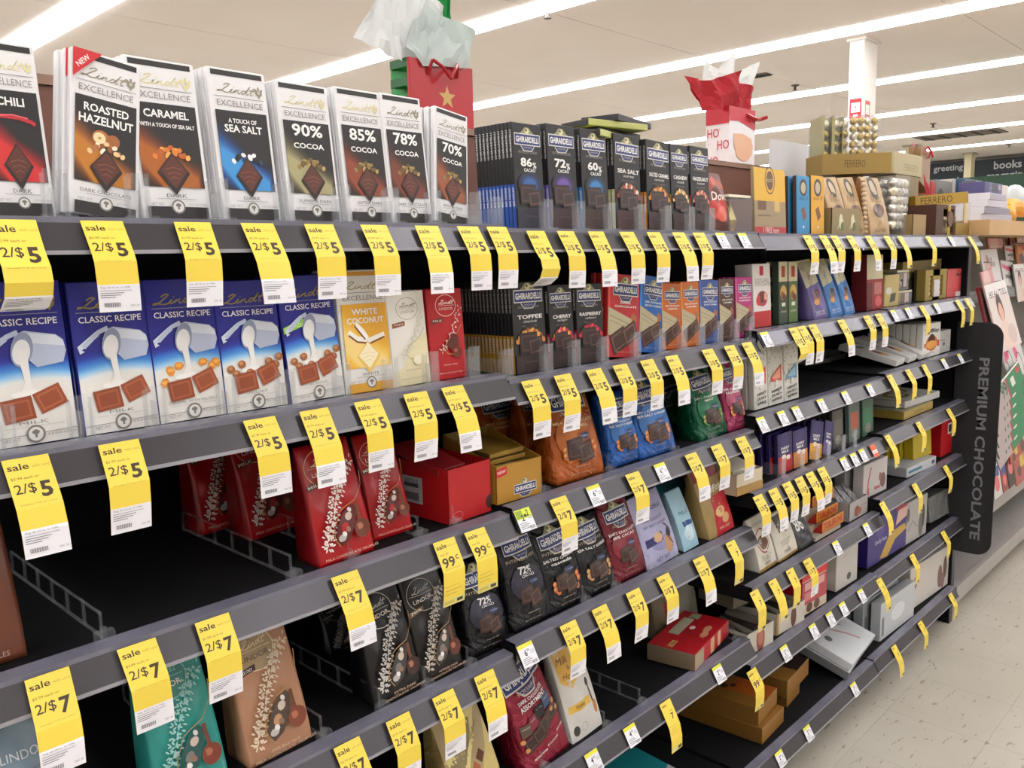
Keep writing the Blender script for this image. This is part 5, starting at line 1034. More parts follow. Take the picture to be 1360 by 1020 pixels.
for i in range(2): slab = carton('chocolate_box', .27, .028, .30, ['#6f7072', '#d0d2d5'][i], None, (sx+.004*i, 1.05-.012*i, z+.031*i+.004), (D(20), 0, D(8-2*i)), ['grey box lying slanted under the shiny silver slab', 'silver slab box, top painted reflection-white, with a red bow print, lying slanted'][i], 'chocolate box', kind='gloss', top='#dcdee1')  # near-white top colour stands in for lamp reflections on the silver
q = MB(); q.box(-.10, 0, 0, .10, .10, .044, mat('#55565a')); tag(q.build('chocolate_box', None, (sx-.03, 1.215, z)), 'dark grey box propping up the back of the slanted slabs', 'chocolate box')
link('top_print', E_(None, [('E',.3,.55,.14,.1,'#a8343c'),('E',.38,.62,.08,.05,'#c04a50'),('S',[(.4,.5),(.62,.25),(.7,.1)],.03,'#c08a90'),('S',[(.45,.55),(.75,.35)],.02,'#c59a9e'),('E',.25,.35,.06,.05,'#77787a')], [])(.296, .326).lay(lambda a, b_, o_: ((a-.148)*.9, b_*.91+.002, .0282+o_), 'top_print'), slab)
carton('chocolate_box', .16, .05, .12, '#6f7274', None, (sx-.22, 1.27, z), (0, 0, D(12)), 'grey box in the dark behind the golden-brown boxes', 'chocolate box', kind='gloss')
z = deck(3, 6)+.002
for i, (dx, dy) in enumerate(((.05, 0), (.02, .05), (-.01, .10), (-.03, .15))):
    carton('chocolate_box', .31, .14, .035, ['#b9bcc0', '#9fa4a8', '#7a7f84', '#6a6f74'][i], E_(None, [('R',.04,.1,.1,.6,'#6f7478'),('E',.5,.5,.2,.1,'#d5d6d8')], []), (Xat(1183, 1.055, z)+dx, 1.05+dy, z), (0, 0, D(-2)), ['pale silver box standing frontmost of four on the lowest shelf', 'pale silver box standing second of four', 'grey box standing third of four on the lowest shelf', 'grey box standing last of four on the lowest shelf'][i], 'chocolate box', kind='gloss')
carton('chocolate_box', .40, .17, .045, '#c5bfb8', E_('#c9c3bc', [('E',.12,.6,.05,.06,'#8a5a44'),('E',.75,.35,.06,.12,'#6a5044'),('E',.88,.5,.05,.12,'#5a443a'),('E',.82,.2,.06,.08,'#7a5c4c')], []), (Xat(1236, 1.055, z), 1.06, z), (0, 0, D(-3)), 'large pale box with nut pictures at the end of the lowest shelf', 'chocolate box', kind='gloss')
z = deck(1, 5)+.002
o = carton('chocolate_box', .34, .035, .26, '#1f7f86', None, (Xat(905, 1.05, z)-.04, 1.05, z), (0, 0, D(-4)), 'teal flat gift box with a white wave on the lowest shelf', 'chocolate box', top='#1f8a90')
link('top_print', E_(None, [('P',[(.45,0),(.6,.3),(1,.55),(1,.42),(.72,.22),(.6,0)],'#c9cfd0'),('E',.68,.3,.07,.05,'#4a2a22'),('E',.6,.16,.06,.05,'#5a342a')], [('GHIRARDELLI',.4,.55,.3,'#0f4a50')])(.336, .256).lay(lambda a, b_, o_: (a-.168, b_+.002, .0352+o_), 'top_print'), o)

# --- brown bag standing at the left edge of the third shelf
z = deck(0, 2)+.0015
pouch('chocolate_bag', .12, .22, .05, '#6a3a28', E_(None, [], [('TRUFFLES',.7,.05,.3,'#c9b0a4')]), (Xat(-42, 1.07, z)-.0, 1.07, z), (D(-8), 0, 0), 'brown bag cut off at the left edge of the third shelf', key='lft', kind='gloss')

# ------------------------------------------------------------------ top shelf of the third and fourth bays
BRN = '#a98a5a'
z = deck(2, 0)+.0015
def sp(l, r_, top, Y=1.055, zz=None):
    zz = z if zz is None else zz; x0, x1 = Xat(l, Y, zz), Xat(r_, Y, zz); return (x0+x1)/2, x1-x0, onY((l+r_)/2, top, Y).z-zz
x, w, h = sp(1002, 1045, 223)
carton('chocolate_box', w, h, .008, '#8f7a5c', E_('#9a8464', [('R',0,.5,1,1,'#d9a92c'),('O',.5,.82,.16,.2,.02,'#4a2c20'),('E',.5,.82,.11,.14,'#5f3a28'),('R',0,0,1,.1,'#b5202e'),('R',.1,.36,.36,.5,'#6a4632'),('R',.62,.34,.8,.5,'#c9a862')], [('KLATZ',.5,.82,.18,'#d8c8a8'),('chocolate collection',.3,.28,.4,'#5a4634'),('1 FREE item',.5,.05,.5,'#efe0dc')]), (x, 1.055, z), (D(-3), 0, D(1)), 'tall yellow and brown carton with a red foot band on the top shelf', 'chocolate box')
for i, (l, r_, c) in enumerate(((1059, 1076, '#2d86b8'), (1078, 1095, '#d8a02a'))):
    x, w, h = sp(l, r_, 233)
    o = carton('chocolate_bar', w, h, .012, c, E_(c, [('E',.5,.8,.3,.3,'#3a2a22'),('E',.5,.8,.2,.2,'#b5a890'),('P',[(.3,.42),(.55,.48),(.75,.3),(.5,.22)],'#7a4a34'),('E',.5,.12,.05,.05,'#efe6d8')], [('classic 78',.5,.62,.7,'#6a3a1a' if i else '#10405f')]), (x, 1.056, z), (D(-2), 0, 0), ['bright blue tall bar with a round emblem', 'amber yellow tall bar with a round emblem'][i], 'chocolate bar', key='kb%d' % i, side='#3a2620')
    stack(o, 3, .02, 'tall bars behind %d' % i, ['dark-edged bar standing behind the bright blue one', 'dark-edged bar standing behind the amber yellow one'][i], dx=-.006 if i == 0 else 0)
KB = E_('#b59468', [('E',.5,.82,.24,.24,'#3a2c24'),('E',.5,.82,.15,.15,'#b5a080'),('E',.5,.42,.3,.14,'#4a3428'),('E',.35,.45,.12,.08,'#6a5058'),('E',.65,.43,.12,.1,'#7a5a44')], [('finest',.5,.64,.6,'#8a6a42',dict(shear=.3)),('SINGLE ORIGIN',.5,.08,.6,'#7a603e')])
for i, (l, r_, t, Y, lab) in enumerate(((1104, 1126, 234, 1.075, 'kraft paper bag with a round emblem, left of two small ones'), (1127, 1148, 234, 1.075, 'kraft paper bag with a round emblem, right of two small ones'), (1155, 1180, 234, 1.06, 'kraft paper bag with a beaded side edge, beside the clear jar'))):
    x, w, h = sp(l, r_, t, Y)
    o = pouch('chocolate_bag', w, h, .06, '#b08e60', KB, (x, Y, z), (D(-4), D(-4 if i < 2 else -1), 0), lab, 'chocolate bag', kind='gloss', key='kb%d' % i, side='#9a6a3c' if i == 2 else None, bulge=.006)
    if i == 2:
        q = MB()
        for k in range(12): q.ball((-w/2-.004, .012+.001*k, .01+k*h/12.5), .008, mat('#c9b090'), 6, 4)
        o2 = q.build('beaded_edge', o); o2['kind'] = 'stuff'
o = tray('display_box', .21, .027, .075, .075, '#8f7c54', (Xat(1124, 1.045, z), 1.045, z), (0, 0, 0), 'olive-brown low tray with leaf prints in front of the kraft bags', E_(None, [('E',.3,.5,.06,.1,'#d8d2b0'),('E',.35,.3,.05,.06,'#4f6a3a'),('E',.7,.5,.06,.1,'#d8d2b0'),('E',.75,.3,.05,.06,'#4f6a3a'),('S',[(.2,.2),(.3,.6),(.4,.5)],.012,'#e0dcc0'),('S',[(.6,.2),(.7,.6),(.8,.5)],.012,'#e0dcc0')], []), '#6a5a3a')
def balls(parent, x0, x1, y0, z0, z1, nx, nz, col, name='wrapped_balls', r=None, ny=1, dy=.03):
    q = MB(); rr = r or (x1-x0)/nx*.48
    for j in range(nz):
        for i in range(nx):
            for k in range(ny): q.ball((x0+(i+.5)*(x1-x0)/nx, y0+k*dy, z0+(j+.5)*(z1-z0)/nz), rr, mat(col if (i+j) % 4 else '#e6ddc4', 'gold'), 7, 5, 1.0)
    o = q.build(name, parent); o['kind'] = 'stuff'; return o
x, w, h = sp(1190, 1214, 233, 1.06)
o = link('jar', None, None, (x, 1.06, z)); tag(o, 'tall clear jar packed with silver foil balls', 'jar')
q = MB(); q.cyl((0, .07, 0), (0, .07, h), .065, CLEAR2, 16, .075); q.build('jar_wall', o); balls(o, -.068, .068, .03, 0.02, h-.01, 4, 6, '#cfcac2', 'foil_balls', .0185, 2, .05)
x, w, h = sp(1180, 1188, 236, 1.16)
o = link('chocolate_box', None, None, (x, 1.16, z)); tag(o, 'narrow clear box with a column of gold-wrapped balls left of the jar', 'chocolate box'); q = MB(); q.box(-.025, 0, 0, .025, .05, h, CLEAR2); q.build('clear_case', o); balls(o, -.024, .024, .025, .005, h-.005, 1, 5, '#c9983a', r=.02)
# gold tray with the clear boxes of gold-wrapped balls
zt = onY(1140, 231, 1.17).z; TW_ = .242; th_ = .066; cx_ = Xat(1138, 1.17, zt)
o = tray('display_tray', TW_, .12, th_, th_, '#96793a', (cx_, 1.17, zt), (0, D(-1), D(-40)), 'wide gold cardboard tray with dark capitals set on top of the kraft bags', E_('#96793a', [], [('FERRERO',.47,.5,.3,'#4f3d18',dict(th=.36))]), '#8a7038')
q = MB(); q.box(-.04, .035, -(zt-z)+.003, .04, .09, -.002, mat('#7a6238')); q.build('support_block', o)
R_ = Matrix.Rotation(D(-40), 3, 'Z')
for i, (lx, wd) in enumerate(((-.108, .026), (-.072, .026), (-.038, .02), (.035, .105))):
    hh = .185; P_ = Vector((cx_, 1.17, zt+.005))+R_ @ Vector((lx, .012, 0))
    o = link('chocolate_box', None, None, P_, (0, 0, D(-40))); tag(o, ['clear box of gold-wrapped balls seen edge-on, leftmost in the gold tray', 'clear box of gold-wrapped balls seen edge-on, second in the gold tray', 'clear box of gold-wrapped balls seen edge-on, third in the gold tray', 'wide clear box with a grid of gold-wrapped balls in the gold tray'][i], 'chocolate box')
    w2 = wd/2; q = MB(); q.box(-w2, 0, 0, w2, .095 if i < 3 else .04, hh, CLEAR2); q.build('clear_case', o)
    if i < 3:
        balls(o, w2-.016, w2-.001, .014, .01, hh-.01, 1, 5, '#a8904a', r=.015); q = MB(); q.box(-w2+.002, .003, .003, w2-.014, .09, hh-.003, mat('#a39a5c', 'paper')); q.build('gold_card', o)
    else: balls(o, -w2+.003, w2-.003, .018, .004, hh-.004, 4, 7, '#c8ab62', r=.0132)
# lower gold tray with the brown window box
x, w, h = sp(1242, 1267, 272, 1.07)
o = link('chocolate_box', None, None, (x, 1.07, z)); tag(o, 'brown window box of pale balls with a gold ribbon band', 'chocolate box')
q = MB(); br = mat('#4a2a1c'); q.box(-w/2, 0, 0, -w*.12, .1, h, br); q.box(w*.42, 0, 0, w/2, .1, h, br); q.box(-w*.12, 0, h-.015, w*.42, .1, h, br); q.box(-w*.12, 0, 0, w*.42, .1, .01, br); q.box(-w*.12, .08, .01, w*.42, .1, h-.015, mat('#2a1a14')); q.build('case', o)
balls(o, -w*.10, w*.40, .03, .01, h-.05, 4, 3, '#d8c49a', r=.022); q = MB(); q.box(w*.08, -.003, 0, w*.22, -.0005, h, mat('#b5943a')); q.cyl((w*.15, -.008, h*.55), (w*.15, -.003, h*.55), .03, mat('#6a4a34'), 14); q.build('ribbon', o)
o = tray('display_tray', .22, .09, .042, .042, '#b08c3a', (Xat(1251, 1.10, z+h), 1.10, z+h+.003), (0, D(-4), D(-38)), 'narrow gold tray with dark capitals on top of the brown window box', E_('#b08c3a', [], [('FERRERO',.4,.5,.6,'#4f3d18',dict(th=.6))]), '#8a7038')
x, w, h = sp(1267, 1287, 268, 1.07)
o = link('chocolate_box', None, None, (x, 1.065, z)); tag(o, 'clear-sided box of balls with a gold foot ending the top shelf', 'chocolate box'); q = MB(); q.box(-w/2, 0, 0, w/2, .12, .05, mat('#96793a')); q.build('gold_foot', o); q = MB(); q.box(-w/2+.005, .005, .05, w/2-.005, .115, h, CLEAR2); q.box(0, .0, .05, .05, .004, h, mat('#c9b48a')); q.build('clear_case', o); balls(o, -w/2+.02, w/2-.02, .06, .055, h*.6, 3, 2, '#c9b27a', r=.02)
o = tray('display_box', .13, .1, .07, .07, '#9c8050', (Xat(1219, 1.05, z), 1.046, z), (0, 0, 0), 'small brown-gold tray at the foot of the brown window box', None, '#6a5a3a')
# white crown board and beige carton end behind
o = link('display_board', None, None, (Xat(1056, 1.40, 1.75), 1.40, z)); w = Xat(1088, 1.4, 1.8)-Xat(1024, 1.4, 1.8); h = onY(1056, 190, 1.4).z-z
tag(o, 'white upright board with a faint crown print behind the yellow carton', 'board')
q = MB(); q.box(-w/2, 0, 0, w/2, .006, h, mat('#d9d8da')); q.build('board_face', o); link('front_print', E_(None, [('P',[(.58,.5),(.6,.62),(.64,.56),(.67,.66),(.7,.56),(.74,.62),(.76,.5)],'#bdbcc0'),('R',.58,.46,.76,.48,'#bdbcc0'),('S',[(.12,.25),(.12,.5),(.34,.54)],.012,'#8a898c')], [])(w, h).flat('front_print'), o)
carton('chocolate_box', .30, onY(1206, 204, 1.2).z-onY(1206, 233, 1.2).z, .1, '#b5a67e', E_('#b5a67e', [], [('FERRERO',.6,.35,.5,'#8a7c58')]), (Xat(1206, 1.2, 1.85), 1.20, onY(1206, 233, 1.2).z), (0, 0, 0), 'beige gold carton end behind the jar top', 'chocolate box')
q = MB(); q.box(-.12, 0, 0, .12, .1, onY(1206, 233, 1.2).z-z-.002, mat('#8a7a54')); tag(q.build('chocolate_box', None, (Xat(1206, 1.2, 1.85), 1.20, z)), 'plain olive carton supporting the beige gold carton', 'chocolate box')
# --- second shelf, third and fourth bays
z = deck(2, 1)+.0015
def fruit(bg, low, c): return E_(bg, [('R',0,0,1,.25,low),('R',.38,.82,.6,.97,'#b5202c'),('E',.5,.45,.3,.22,c),('E',.3,.42,.16,.14,'#c9303a'),('E',.7,.48,.14,.1,'#e0a08a'),('R',.38,.38,.6,.55,'#5a3226')], [('SCOTLAND',.5,.74,.8,'#7a7470'),('CHOCOLATE',.5,.68,.84,'#8a7470')])
x, w, h = sp(1004, 1027, 350)
carton('chocolate_box', w, h, .05, '#d8d4d0', fruit('#dcd6d2', '#b8232c', '#a83a4a'), (x, 1.06, z), (D(-3), 0, 0), 'white carton with red berries and a red foot, left end of the third bay', 'chocolate box')
for i, (l, r_, lo) in enumerate(((1036, 1048, '#2f4432'), (1049, 1061, '#4f6a34'))):
    x, w, h = sp(l, r_, 347)
    o = carton('chocolate_box', w, h, .02, '#2c3c30', E_(lo, [('R',0,.68,1,1,'#cfc6a0'),('R',.3,.75,.7,.93,'#a8302a'),('E',.5,.5,.36,.4,'#c9a04e'),('E',.4,.46,.2,.2,'#8a4a26'),('E',.6,.42,.2,.2,'#5a2f1c'),('R',.3,.28,.7,.34,'#d8d8c4')], [('almond',.5,.2,.6,'#c9c6a8')]), (x, 1.058, z), (D(-2), 0, 0), ['dark green tall box with nuts and a cream top', 'lighter green tall box with nuts and a cream top'][i], 'chocolate box', key='gr%d' % i)
    stack(o, 2, .028, 'green boxes behind %d' % i, ['dark green tall box behind the front dark green one', 'green tall box behind the lighter green one'][i], dx=-.012)
def gb(l, r_, top, col, cr, Y, roll, lab, k):
    x, w, h = sp(l, r_, top, Y)
    pouch('chocolate_bag', w, h, .07, col, E_(col, [('P',[(0,.55),(0,1),(1,1),(1,.62)],cr),('E',.5,.36,.28,.2,'#8a5230'),('E',.6,.42,.16,.16,'#4a2c20'),('E',.36,.3,.14,.1,'#d89a5a')], [('belgian milk',.5,.12,.6,'#d8d4e4'),('chocolate almonds',.5,.08,.7,'#d8d4e4')]), (x, Y, z), (D(-7), D(roll), 0), lab, 'chocolate bag', key=k, kind='gloss', side=col, bulge=.003, fold=cr)
gb(1066, 1080, 348, '#5a4a86', '#b0a888', 1.15, -3, 'purple gable-top bag in the shade, left of the other purple one', 'gp1'); gb(1080, 1098, 346, '#5f4f8c', '#c2ba98', 1.056, -4, 'purple gable-top bag with a cream top standing in front', 'gp2')
gb(1102, 1117, 345, '#2a72b5', '#c6be9c', 1.056, -4, 'blue gable-top bag with a cream top, left of two', 'gb1'); gb(1121, 1134, 343, '#2a72b5', '#c6be9c', 1.056, -4, 'blue gable-top bag with a cream top, right of two', 'gb2')
x, w, h = sp(1150, 1172, 338, 1.06)
carton('chocolate_box', w*.97, h, .05, '#8a1c24', E_('#8f1c26', [('R',0,.56,1,1,'#cfc6a4'),('R',.68,.75,.82,.9,'#7a2a20'),('R',0,0,.3,.5,'#5a1418'),('E',.7,.15,.2,.14,'#c95a5a'),('R',.45,.28,.9,.5,'#b06a64')], []), (x, 1.058, z), (D(-2), 0, 0), 'red and cream tall carton standing right of the blue bags', 'chocolate box', side='#6a141a')
z = deck(3, 1)+.002; z_ = z
x, w, h = sp(1173, 1192, 365, 1.058); carton('chocolate_box', w, h, .05, '#b5a064', E_('#b8a468', [('P',[(.35,.12),(.45,.4),(.8,.42),(.75,.15)],'#3a3c34'),('E',.3,.5,.2,.1,'#c9c8c0')], []), (x, 1.056, z), (0, 0, 0), 'pale gold carton with a dark cup print', 'chocolate box')
for i, (l, r_, t, c, zz) in enumerate(((1187, 1208, 385, '#c9a25a', 0), (1187, 1203, 359, '#a39a8c', 1))):
    x = Xat((l+r_)/2, 1.058, z); w = Xat(r_, 1.058, z)-Xat(l, 1.058, z); h1 = onY(1197, 385, 1.058).z-z-.004; hh = h1 if not i else onY(1197, 359, 1.058).z-z-h1-.004
    o = link('chocolate_box', None, None, (x+.02, 1.058, z+(h1+.004)*i)); tag(o, ['clear box of gold balls with an oval seal, lower one of the pair', 'clear box of brown-silver balls stacked on the gold one'][i], 'chocolate box')
    q = MB(); q.box(-w/2, 0, 0, w/2, .09, hh, CLEAR2); q.box(-w/2, 0, hh-.006, w/2, .09, hh, mat('#d8d0b4', 'gloss')); q.build('clear_case', o); balls(o, -w/2+.005, w/2-.005, .03, .003, hh-.01, 3, 2, c); q = MB(); q.box(-w*.02, -.003, hh*.15, w*.24, -.0008, hh*.85, mat('#b9a8a8', 'paper')); q.build('oval_label', o)
x, w, h = sp(1213, 1252, 358, 1.10); h = onY(1240, 368, 1.08).z-z
carton('chocolate_box', .22, h, .08, '#3a3520', None, (Xat(1222, 1.10, z), 1.11, z), (0, 0, 0), 'dark olive carton in the shade behind the gold window box', 'chocolate box')
x, w, h = sp(1228, 1256, 358, 1.06)
o = link('chocolate_box', None, None, (x, 1.06, z)); tag(o, 'gold window box with two columns of balls and a paper seal', 'chocolate box'); q = MB(); g2_ = mat('#98823c'); W = w
for a_, b2 in ((-.5, -.32), (-.16, .16), (.32, .5)): q.box(a_*W, 0, 0, b2*W, .03, h, g2_)
q.box(-.32*W, 0, h*.8, .32*W, .03, h, g2_); q.box(-.32*W, 0, 0, .32*W, .03, h*.12, g2_); q.box(-.5*W, .03, 0, .5*W, .04, h, mat('#3a301c')); q.build('case', o)
balls(o, -.31*W, -.17*W, .016, h*.13, h*.79, 1, 4, '#cdbb8a', r=.014); balls(o, .17*W, .31*W, .016, h*.13, h*.79, 1, 4, '#cdbb8a', r=.014, name='wrapped_balls'); q = MB(); q.box(-.13*W, -.003, h*.1, .13*W, -.0008, h*.66, mat('#cfc8cc')); q.build('paper_seal', o)
x, w, h = sp(1257, 1280, 357, 1.06)
carton('chocolate_box', w, h, .04, '#c4464a', E_('#c8494c', [('R',.5,.0,1,.16,'#d8d0d0'),('P',[(.45,.8),(.55,.88),(.65,.8),(.75,.86),(.8,.78),(.6,.72)],'#6a3a2c'),('R',.05,.28,.95,.3,'#a82c34'),('R',.05,.22,.95,.24,'#a82c34')], []), (x, 1.06, z), (0, 0, 0), 'coral red square carton with a barcode corner', 'chocolate box')
carton('chocolate_box', .05, .14, .1, '#b5a8aa', None, (Xat(1284, 1.08, z), 1.08, z), (D(-8), D(4), 0), 'thin pale pink carton leaning at the end of the second shelf', 'chocolate box')
zt = z+onY(1240, 359, 1.06).z-z+.003; hz = onY(1222, 343, 1.12).z-onY(1222, 362, 1.12).z
tray('display_tray', .42, .14, .06, .05, '#87733a', (Xat(1222, 1.12, z), 1.115, onY(1240, 368, 1.08).z+.003), (0, D(-1), 0), 'olive-gold tray laid on the boxes at the far end of the second shelf', None, '#4a4020')

# ------------------------------------------------------------------ gift bags on top
def gift_bag(name, w, d, h, m, label, loc, rot, side=None):
    o = link(name, None, None, loc, rot); tag(o, label, 'gift bag'); t = .0015
    q = MB(); f = .012
    q.box(-w/2, 0, 0, w/2, t, h, m); q.build('front_panel', o)
    q = MB(); q.box(-w/2, d-t, 0, w/2, d, h, m); q.build('back_panel', o)
    for s_ in (-1, 1):
        q = MB(); x = s_*w/2; q.add([(x, 0, 0), (x-s_*f*.2, d/2, 0), (x, d, 0), (x, 0, h), (x-s_*f*2, d/2, h), (x, d, h)], [(0, 1, 4, 3), (1, 2, 5, 4)], side or m)
        q.build('side_fold', o)
    q = MB(); q.box(-w/2, 0, 0, w/2, d, t, m); q.build('base_panel', o)
    return o
def handle(o, w, h, col, y=-.003, r=.004):
    q = MB(); P = [(-w*.22, y, h-.03), (-w*.2, y-.01, h+.0), (-w*.1, y-.022, h-.015), (.0, y-.028, h-.04), (w*.1, y-.022, h-.015), (w*.2, y-.01, h), (w*.22, y, h-.03)]
    for a, b in zip(P, P[1:]): q.cyl(a, b, r, mat(col, 'gloss'), 6)
    q.build('ribbon_handle', o)
def tissue(o, name, outline, col, y, seed, zig=.03):
    """crumpled sheet: an outline in the bag's x,z, subdivided and creased in depth"""
    from mathutils import noise
    bm = bmesh.new(); vs = [bm.verts.new((a, y, b)) for a, b in outline]; f = bm.faces.new(vs)
    bmesh.ops.triangulate(bm, faces=[f]); bmesh.ops.subdivide_edges(bm, edges=bm.edges[:], cuts=5, use_grid_fill=True)
    bmesh.ops.triangulate(bm, faces=bm.faces[:])
    for v in bm.verts:
        p = Vector((v.co.x*11+seed*3.1, seed*7.7, v.co.z*9)); d = abs(noise.noise(p))*2-.5+.6*abs(noise.noise(p*2.3))
        v.co.y += zig*d; v.co.x += .25*zig*noise.noise(p*1.7+Vector((5, 0, 0))); v.co.z += .2*zig*noise.noise(p*1.9+Vector((9, 3, 0)))
    me = bpy.data.meshes.new(name); bm.to_mesh(me); bm.free(); me.materials.append(col)
    s_ = link(name, me, o); md = s_.modifiers.new('thick', 'SOLIDIFY'); md.thickness = .0008
def tiss_mat(h):
    m = bpy.data.materials.new('tissue'); m.use_nodes = True; nt = m.node_tree; b = nt.nodes['Principled BSDF']; b.inputs['Base Color'].default_value = lin(h); b.inputs['Roughness'].default_value = .7
    tl = nt.nodes.new('ShaderNodeBsdfTranslucent'); tl.inputs[0].default_value = lin(h); mx = nt.nodes.new('ShaderNodeMixShader'); mx.inputs[0].default_value = .4
    nt.links.new(b.outputs[0], mx.inputs[1]); nt.links.new(tl.outputs[0], mx.inputs[2]); nt.links.new(mx.outputs[0], nt.nodes['Material Output'].inputs[0]); return m
WT, GT, RT = tiss_mat('#f2f4f3'), tiss_mat('#1f9a4a'), tiss_mat('#c42a38')
CAPZ = 1.8505; GY = 1.56
def gx_(px, py): p_ = onY(px, py, GY); return p_
# red bag with a gold star, green striped bag just behind its left edge
a = gx_(543, 75); b2 = gx_(627, 85); w = b2.x-a.x; h = a.z-CAPZ+.0
dg = GY*a.x/onY(518, 81, GY).x-GY
o = gift_bag('gift_bag', w, dg, h, mat('#b8202c', 'gloss'), 'red gift bag with a gold star, striped green side and white tissue', ((a.x+b2.x)/2, GY, CAPZ), (0, 0, 0), mat('#1f8a3c', 'gloss')); handle(o, w, h, '#a5141e')
st = [(.57+.14*math.cos(PI/2+i*PI/5)*(1 if i % 2 == 0 else .42), .52+.14*math.sin(PI/2+i*PI/5)*(1 if i % 2 == 0 else .42)*w/h) for i in range(10)]
link('front_print', E_(None, [('P',[(.4,0),(.72,0),(.64,.3),(.5,.3)],'#1f7a3a'),('R',.44,.1,.7,.16,'#155a2a'),('P',st,'#cfa862')], [])(w, h).flat('front_print'), o)
def ol(lst): return [(gx_(px, py).x-o.location.x, gx_(px, py).z-CAPZ) for px, py in lst]
tissue(o, 'tissue_paper', ol([(548, 82), (522, 68), (480, 48), (498, 30), (508, 5), (516, -28), (560, -45), (586, -20), (606, 20), (632, 44), (622, 84), (590, 90)]), WT, .03, 3)
tissue(o, 'tissue_paper', ol([(560, 88), (545, 60), (552, 25), (575, 5), (600, 26), (630, 42), (618, 90)]), tiss_mat('#dfe8e4'), .0, 8, .025)
tissue(o, 'green_tissue', ol([(590, 70), (580, 0), (585, -60), (628, -60), (627, 40), (618, 85)]), GT, .07, 5, .02)
p = Print(dg, h); p.R(.9, 0, 1, 1, '#b8202c')
for i in range(4): p.R(0, .1+.26*i, .9, .22+.26*i, '#155a2c')
link('side_print', p.lay(lambda x, y, o_: (-w/2-o_-.0006, dg-x, y), 'side_print'), o)
# red and white bag with HO HO HO on its side
GY = 1.60
yaw = D(48); GY = 1.56; pl = gx_(938, 143); pc = gx_(969, 140); pr = gx_(1001, 146); h = pc.z-CAPZ
w3, d3_ = .27, .17
o = link('gift_bag', None, None, (pc.x, 1.56, CAPZ), (0, 0, 0)); tag(o, 'white gift bag with a red top, HO HO lettering and a peach oval', 'gift bag'); hh = h
wl = pl.x-pc.x; XB = onY(1003, 146, 1.56).x-pc.x; A_ = Vector((.0, 1.56*pc.x/onY(938, 143, 1.56).x-1.56, 0)); B_ = Vector((XB, 0, 0))   # left face and right face directions
Lw, Rw = A_.length, B_.length
def face(dv, n_, pr_, nm):
    u = dv.normalized(); nrm = Vector((u.y, -u.x, 0)); nrm = nrm if nrm.y < 0 else -nrm
    q = MB(); c0 = Vector((0, 0, 0)); q.add([c0, dv, dv+Vector((0, 0, hh)), Vector((0, 0, hh)), c0-nrm*.0015, dv-nrm*.0015, dv-nrm*.0015+Vector((0, 0, hh)), -nrm*.0015+Vector((0, 0, hh))], [(0, 1, 2, 3), (7, 6, 5, 4), (3, 2, 6, 7), (0, 4, 5, 1)], mat('#e4dfe0', 'gloss'))
    q.build(nm, o)
    return u, nrm
u, nr = face(A_, 0, None, 'side_panel')
p = Print(Lw, hh); p.R(0, .72, 1, 1, '#c4283a'); 
for i, (x_, y_) in enumerate(((.32, .58), (.75, .38), (.3, .12))): p.T('HO', x_, y_, .5, '#c92c40', th=.15, bold=.3)
for x_, y_ in ((.6, .64), (.12, .4), (.85, .1), (.5, .3)): p.E(x_, y_, .02, .02, '#6a6a70', n=6)
link('side_print', p.lay(lambda x, y, o_: tuple(Vector((0, 0, y))+A_-u*x+nr*(o_+.001)), 'side_print'), o)
u2, nr2 = face(B_, 0, None, 'front_panel')
p = Print(Rw, hh); p.P([(0,.76),(.35,.78),(.7,.72),(1,.66),(1,1),(0,1)], '#c4283a'); p.P([(.16,.56),(.5,.58),(.84,.52),(.92,.4),(.88,.25),(.7,.14),(.5,.12),(.3,.18),(.18,.35)], '#e3b08c')
link('front_print', p.lay(lambda x, y, o_: tuple(Vector((0, 0, y))+u2*x+nr2*(o_+.001)), 'front_print'), o)
q = MB(); C_ = A_+B_; q.add([A_, C_, C_+Vector((0, 0, hh)), A_+Vector((0, 0, hh)), B_, B_+Vector((0, 0, hh))], [(0, 1, 2, 3), (4, 1, 2, 5)], mat('#d8d2d4', 'gloss')); q.build('rear_panels', o)
q = MB()
for aa, bb in (((.12, -.0, hh-.02), (.15, -.02, hh-.035)), ((.15, -.02, hh-.035), (.2, -.01, hh-.03)), ((.2, -.01, hh-.03), (.23, -.02, hh-.02))): q.cyl(aa, bb, .007, mat('#a5141e', 'gloss'), 6)
q.build('ribbon_handle', o)
def ol(lst): return [(gx_(px, py).x-o.location.x, gx_(px, py).z-CAPZ) for px, py in lst]
tissue(o, 'red_tissue', ol([(940, 146), (926, 128), (912, 101), (946, 107), (986, 93), (985, 130), (975, 146)]), RT, .01, 11, .02)
tissue(o, 'red_tissue', ol([(973, 146), (984, 108), (1015, 114), (1003, 147)]), RT, .02, 12, .02)
tissue(o, 'white_tissue', ol([(946, 108), (943, 77), (963, 90), (986, 68), (985, 98)]), WT, .03, 13, .01)
tissue(o, 'white_tissue', ol([(984, 108), (988, 94), (1019, 80), (1010, 116)]), WT, .03, 14, .01)
tissue(o, 'white_tissue', ol([(960, 122), (985, 108), (983, 132)]), WT, .015, 15, .006)
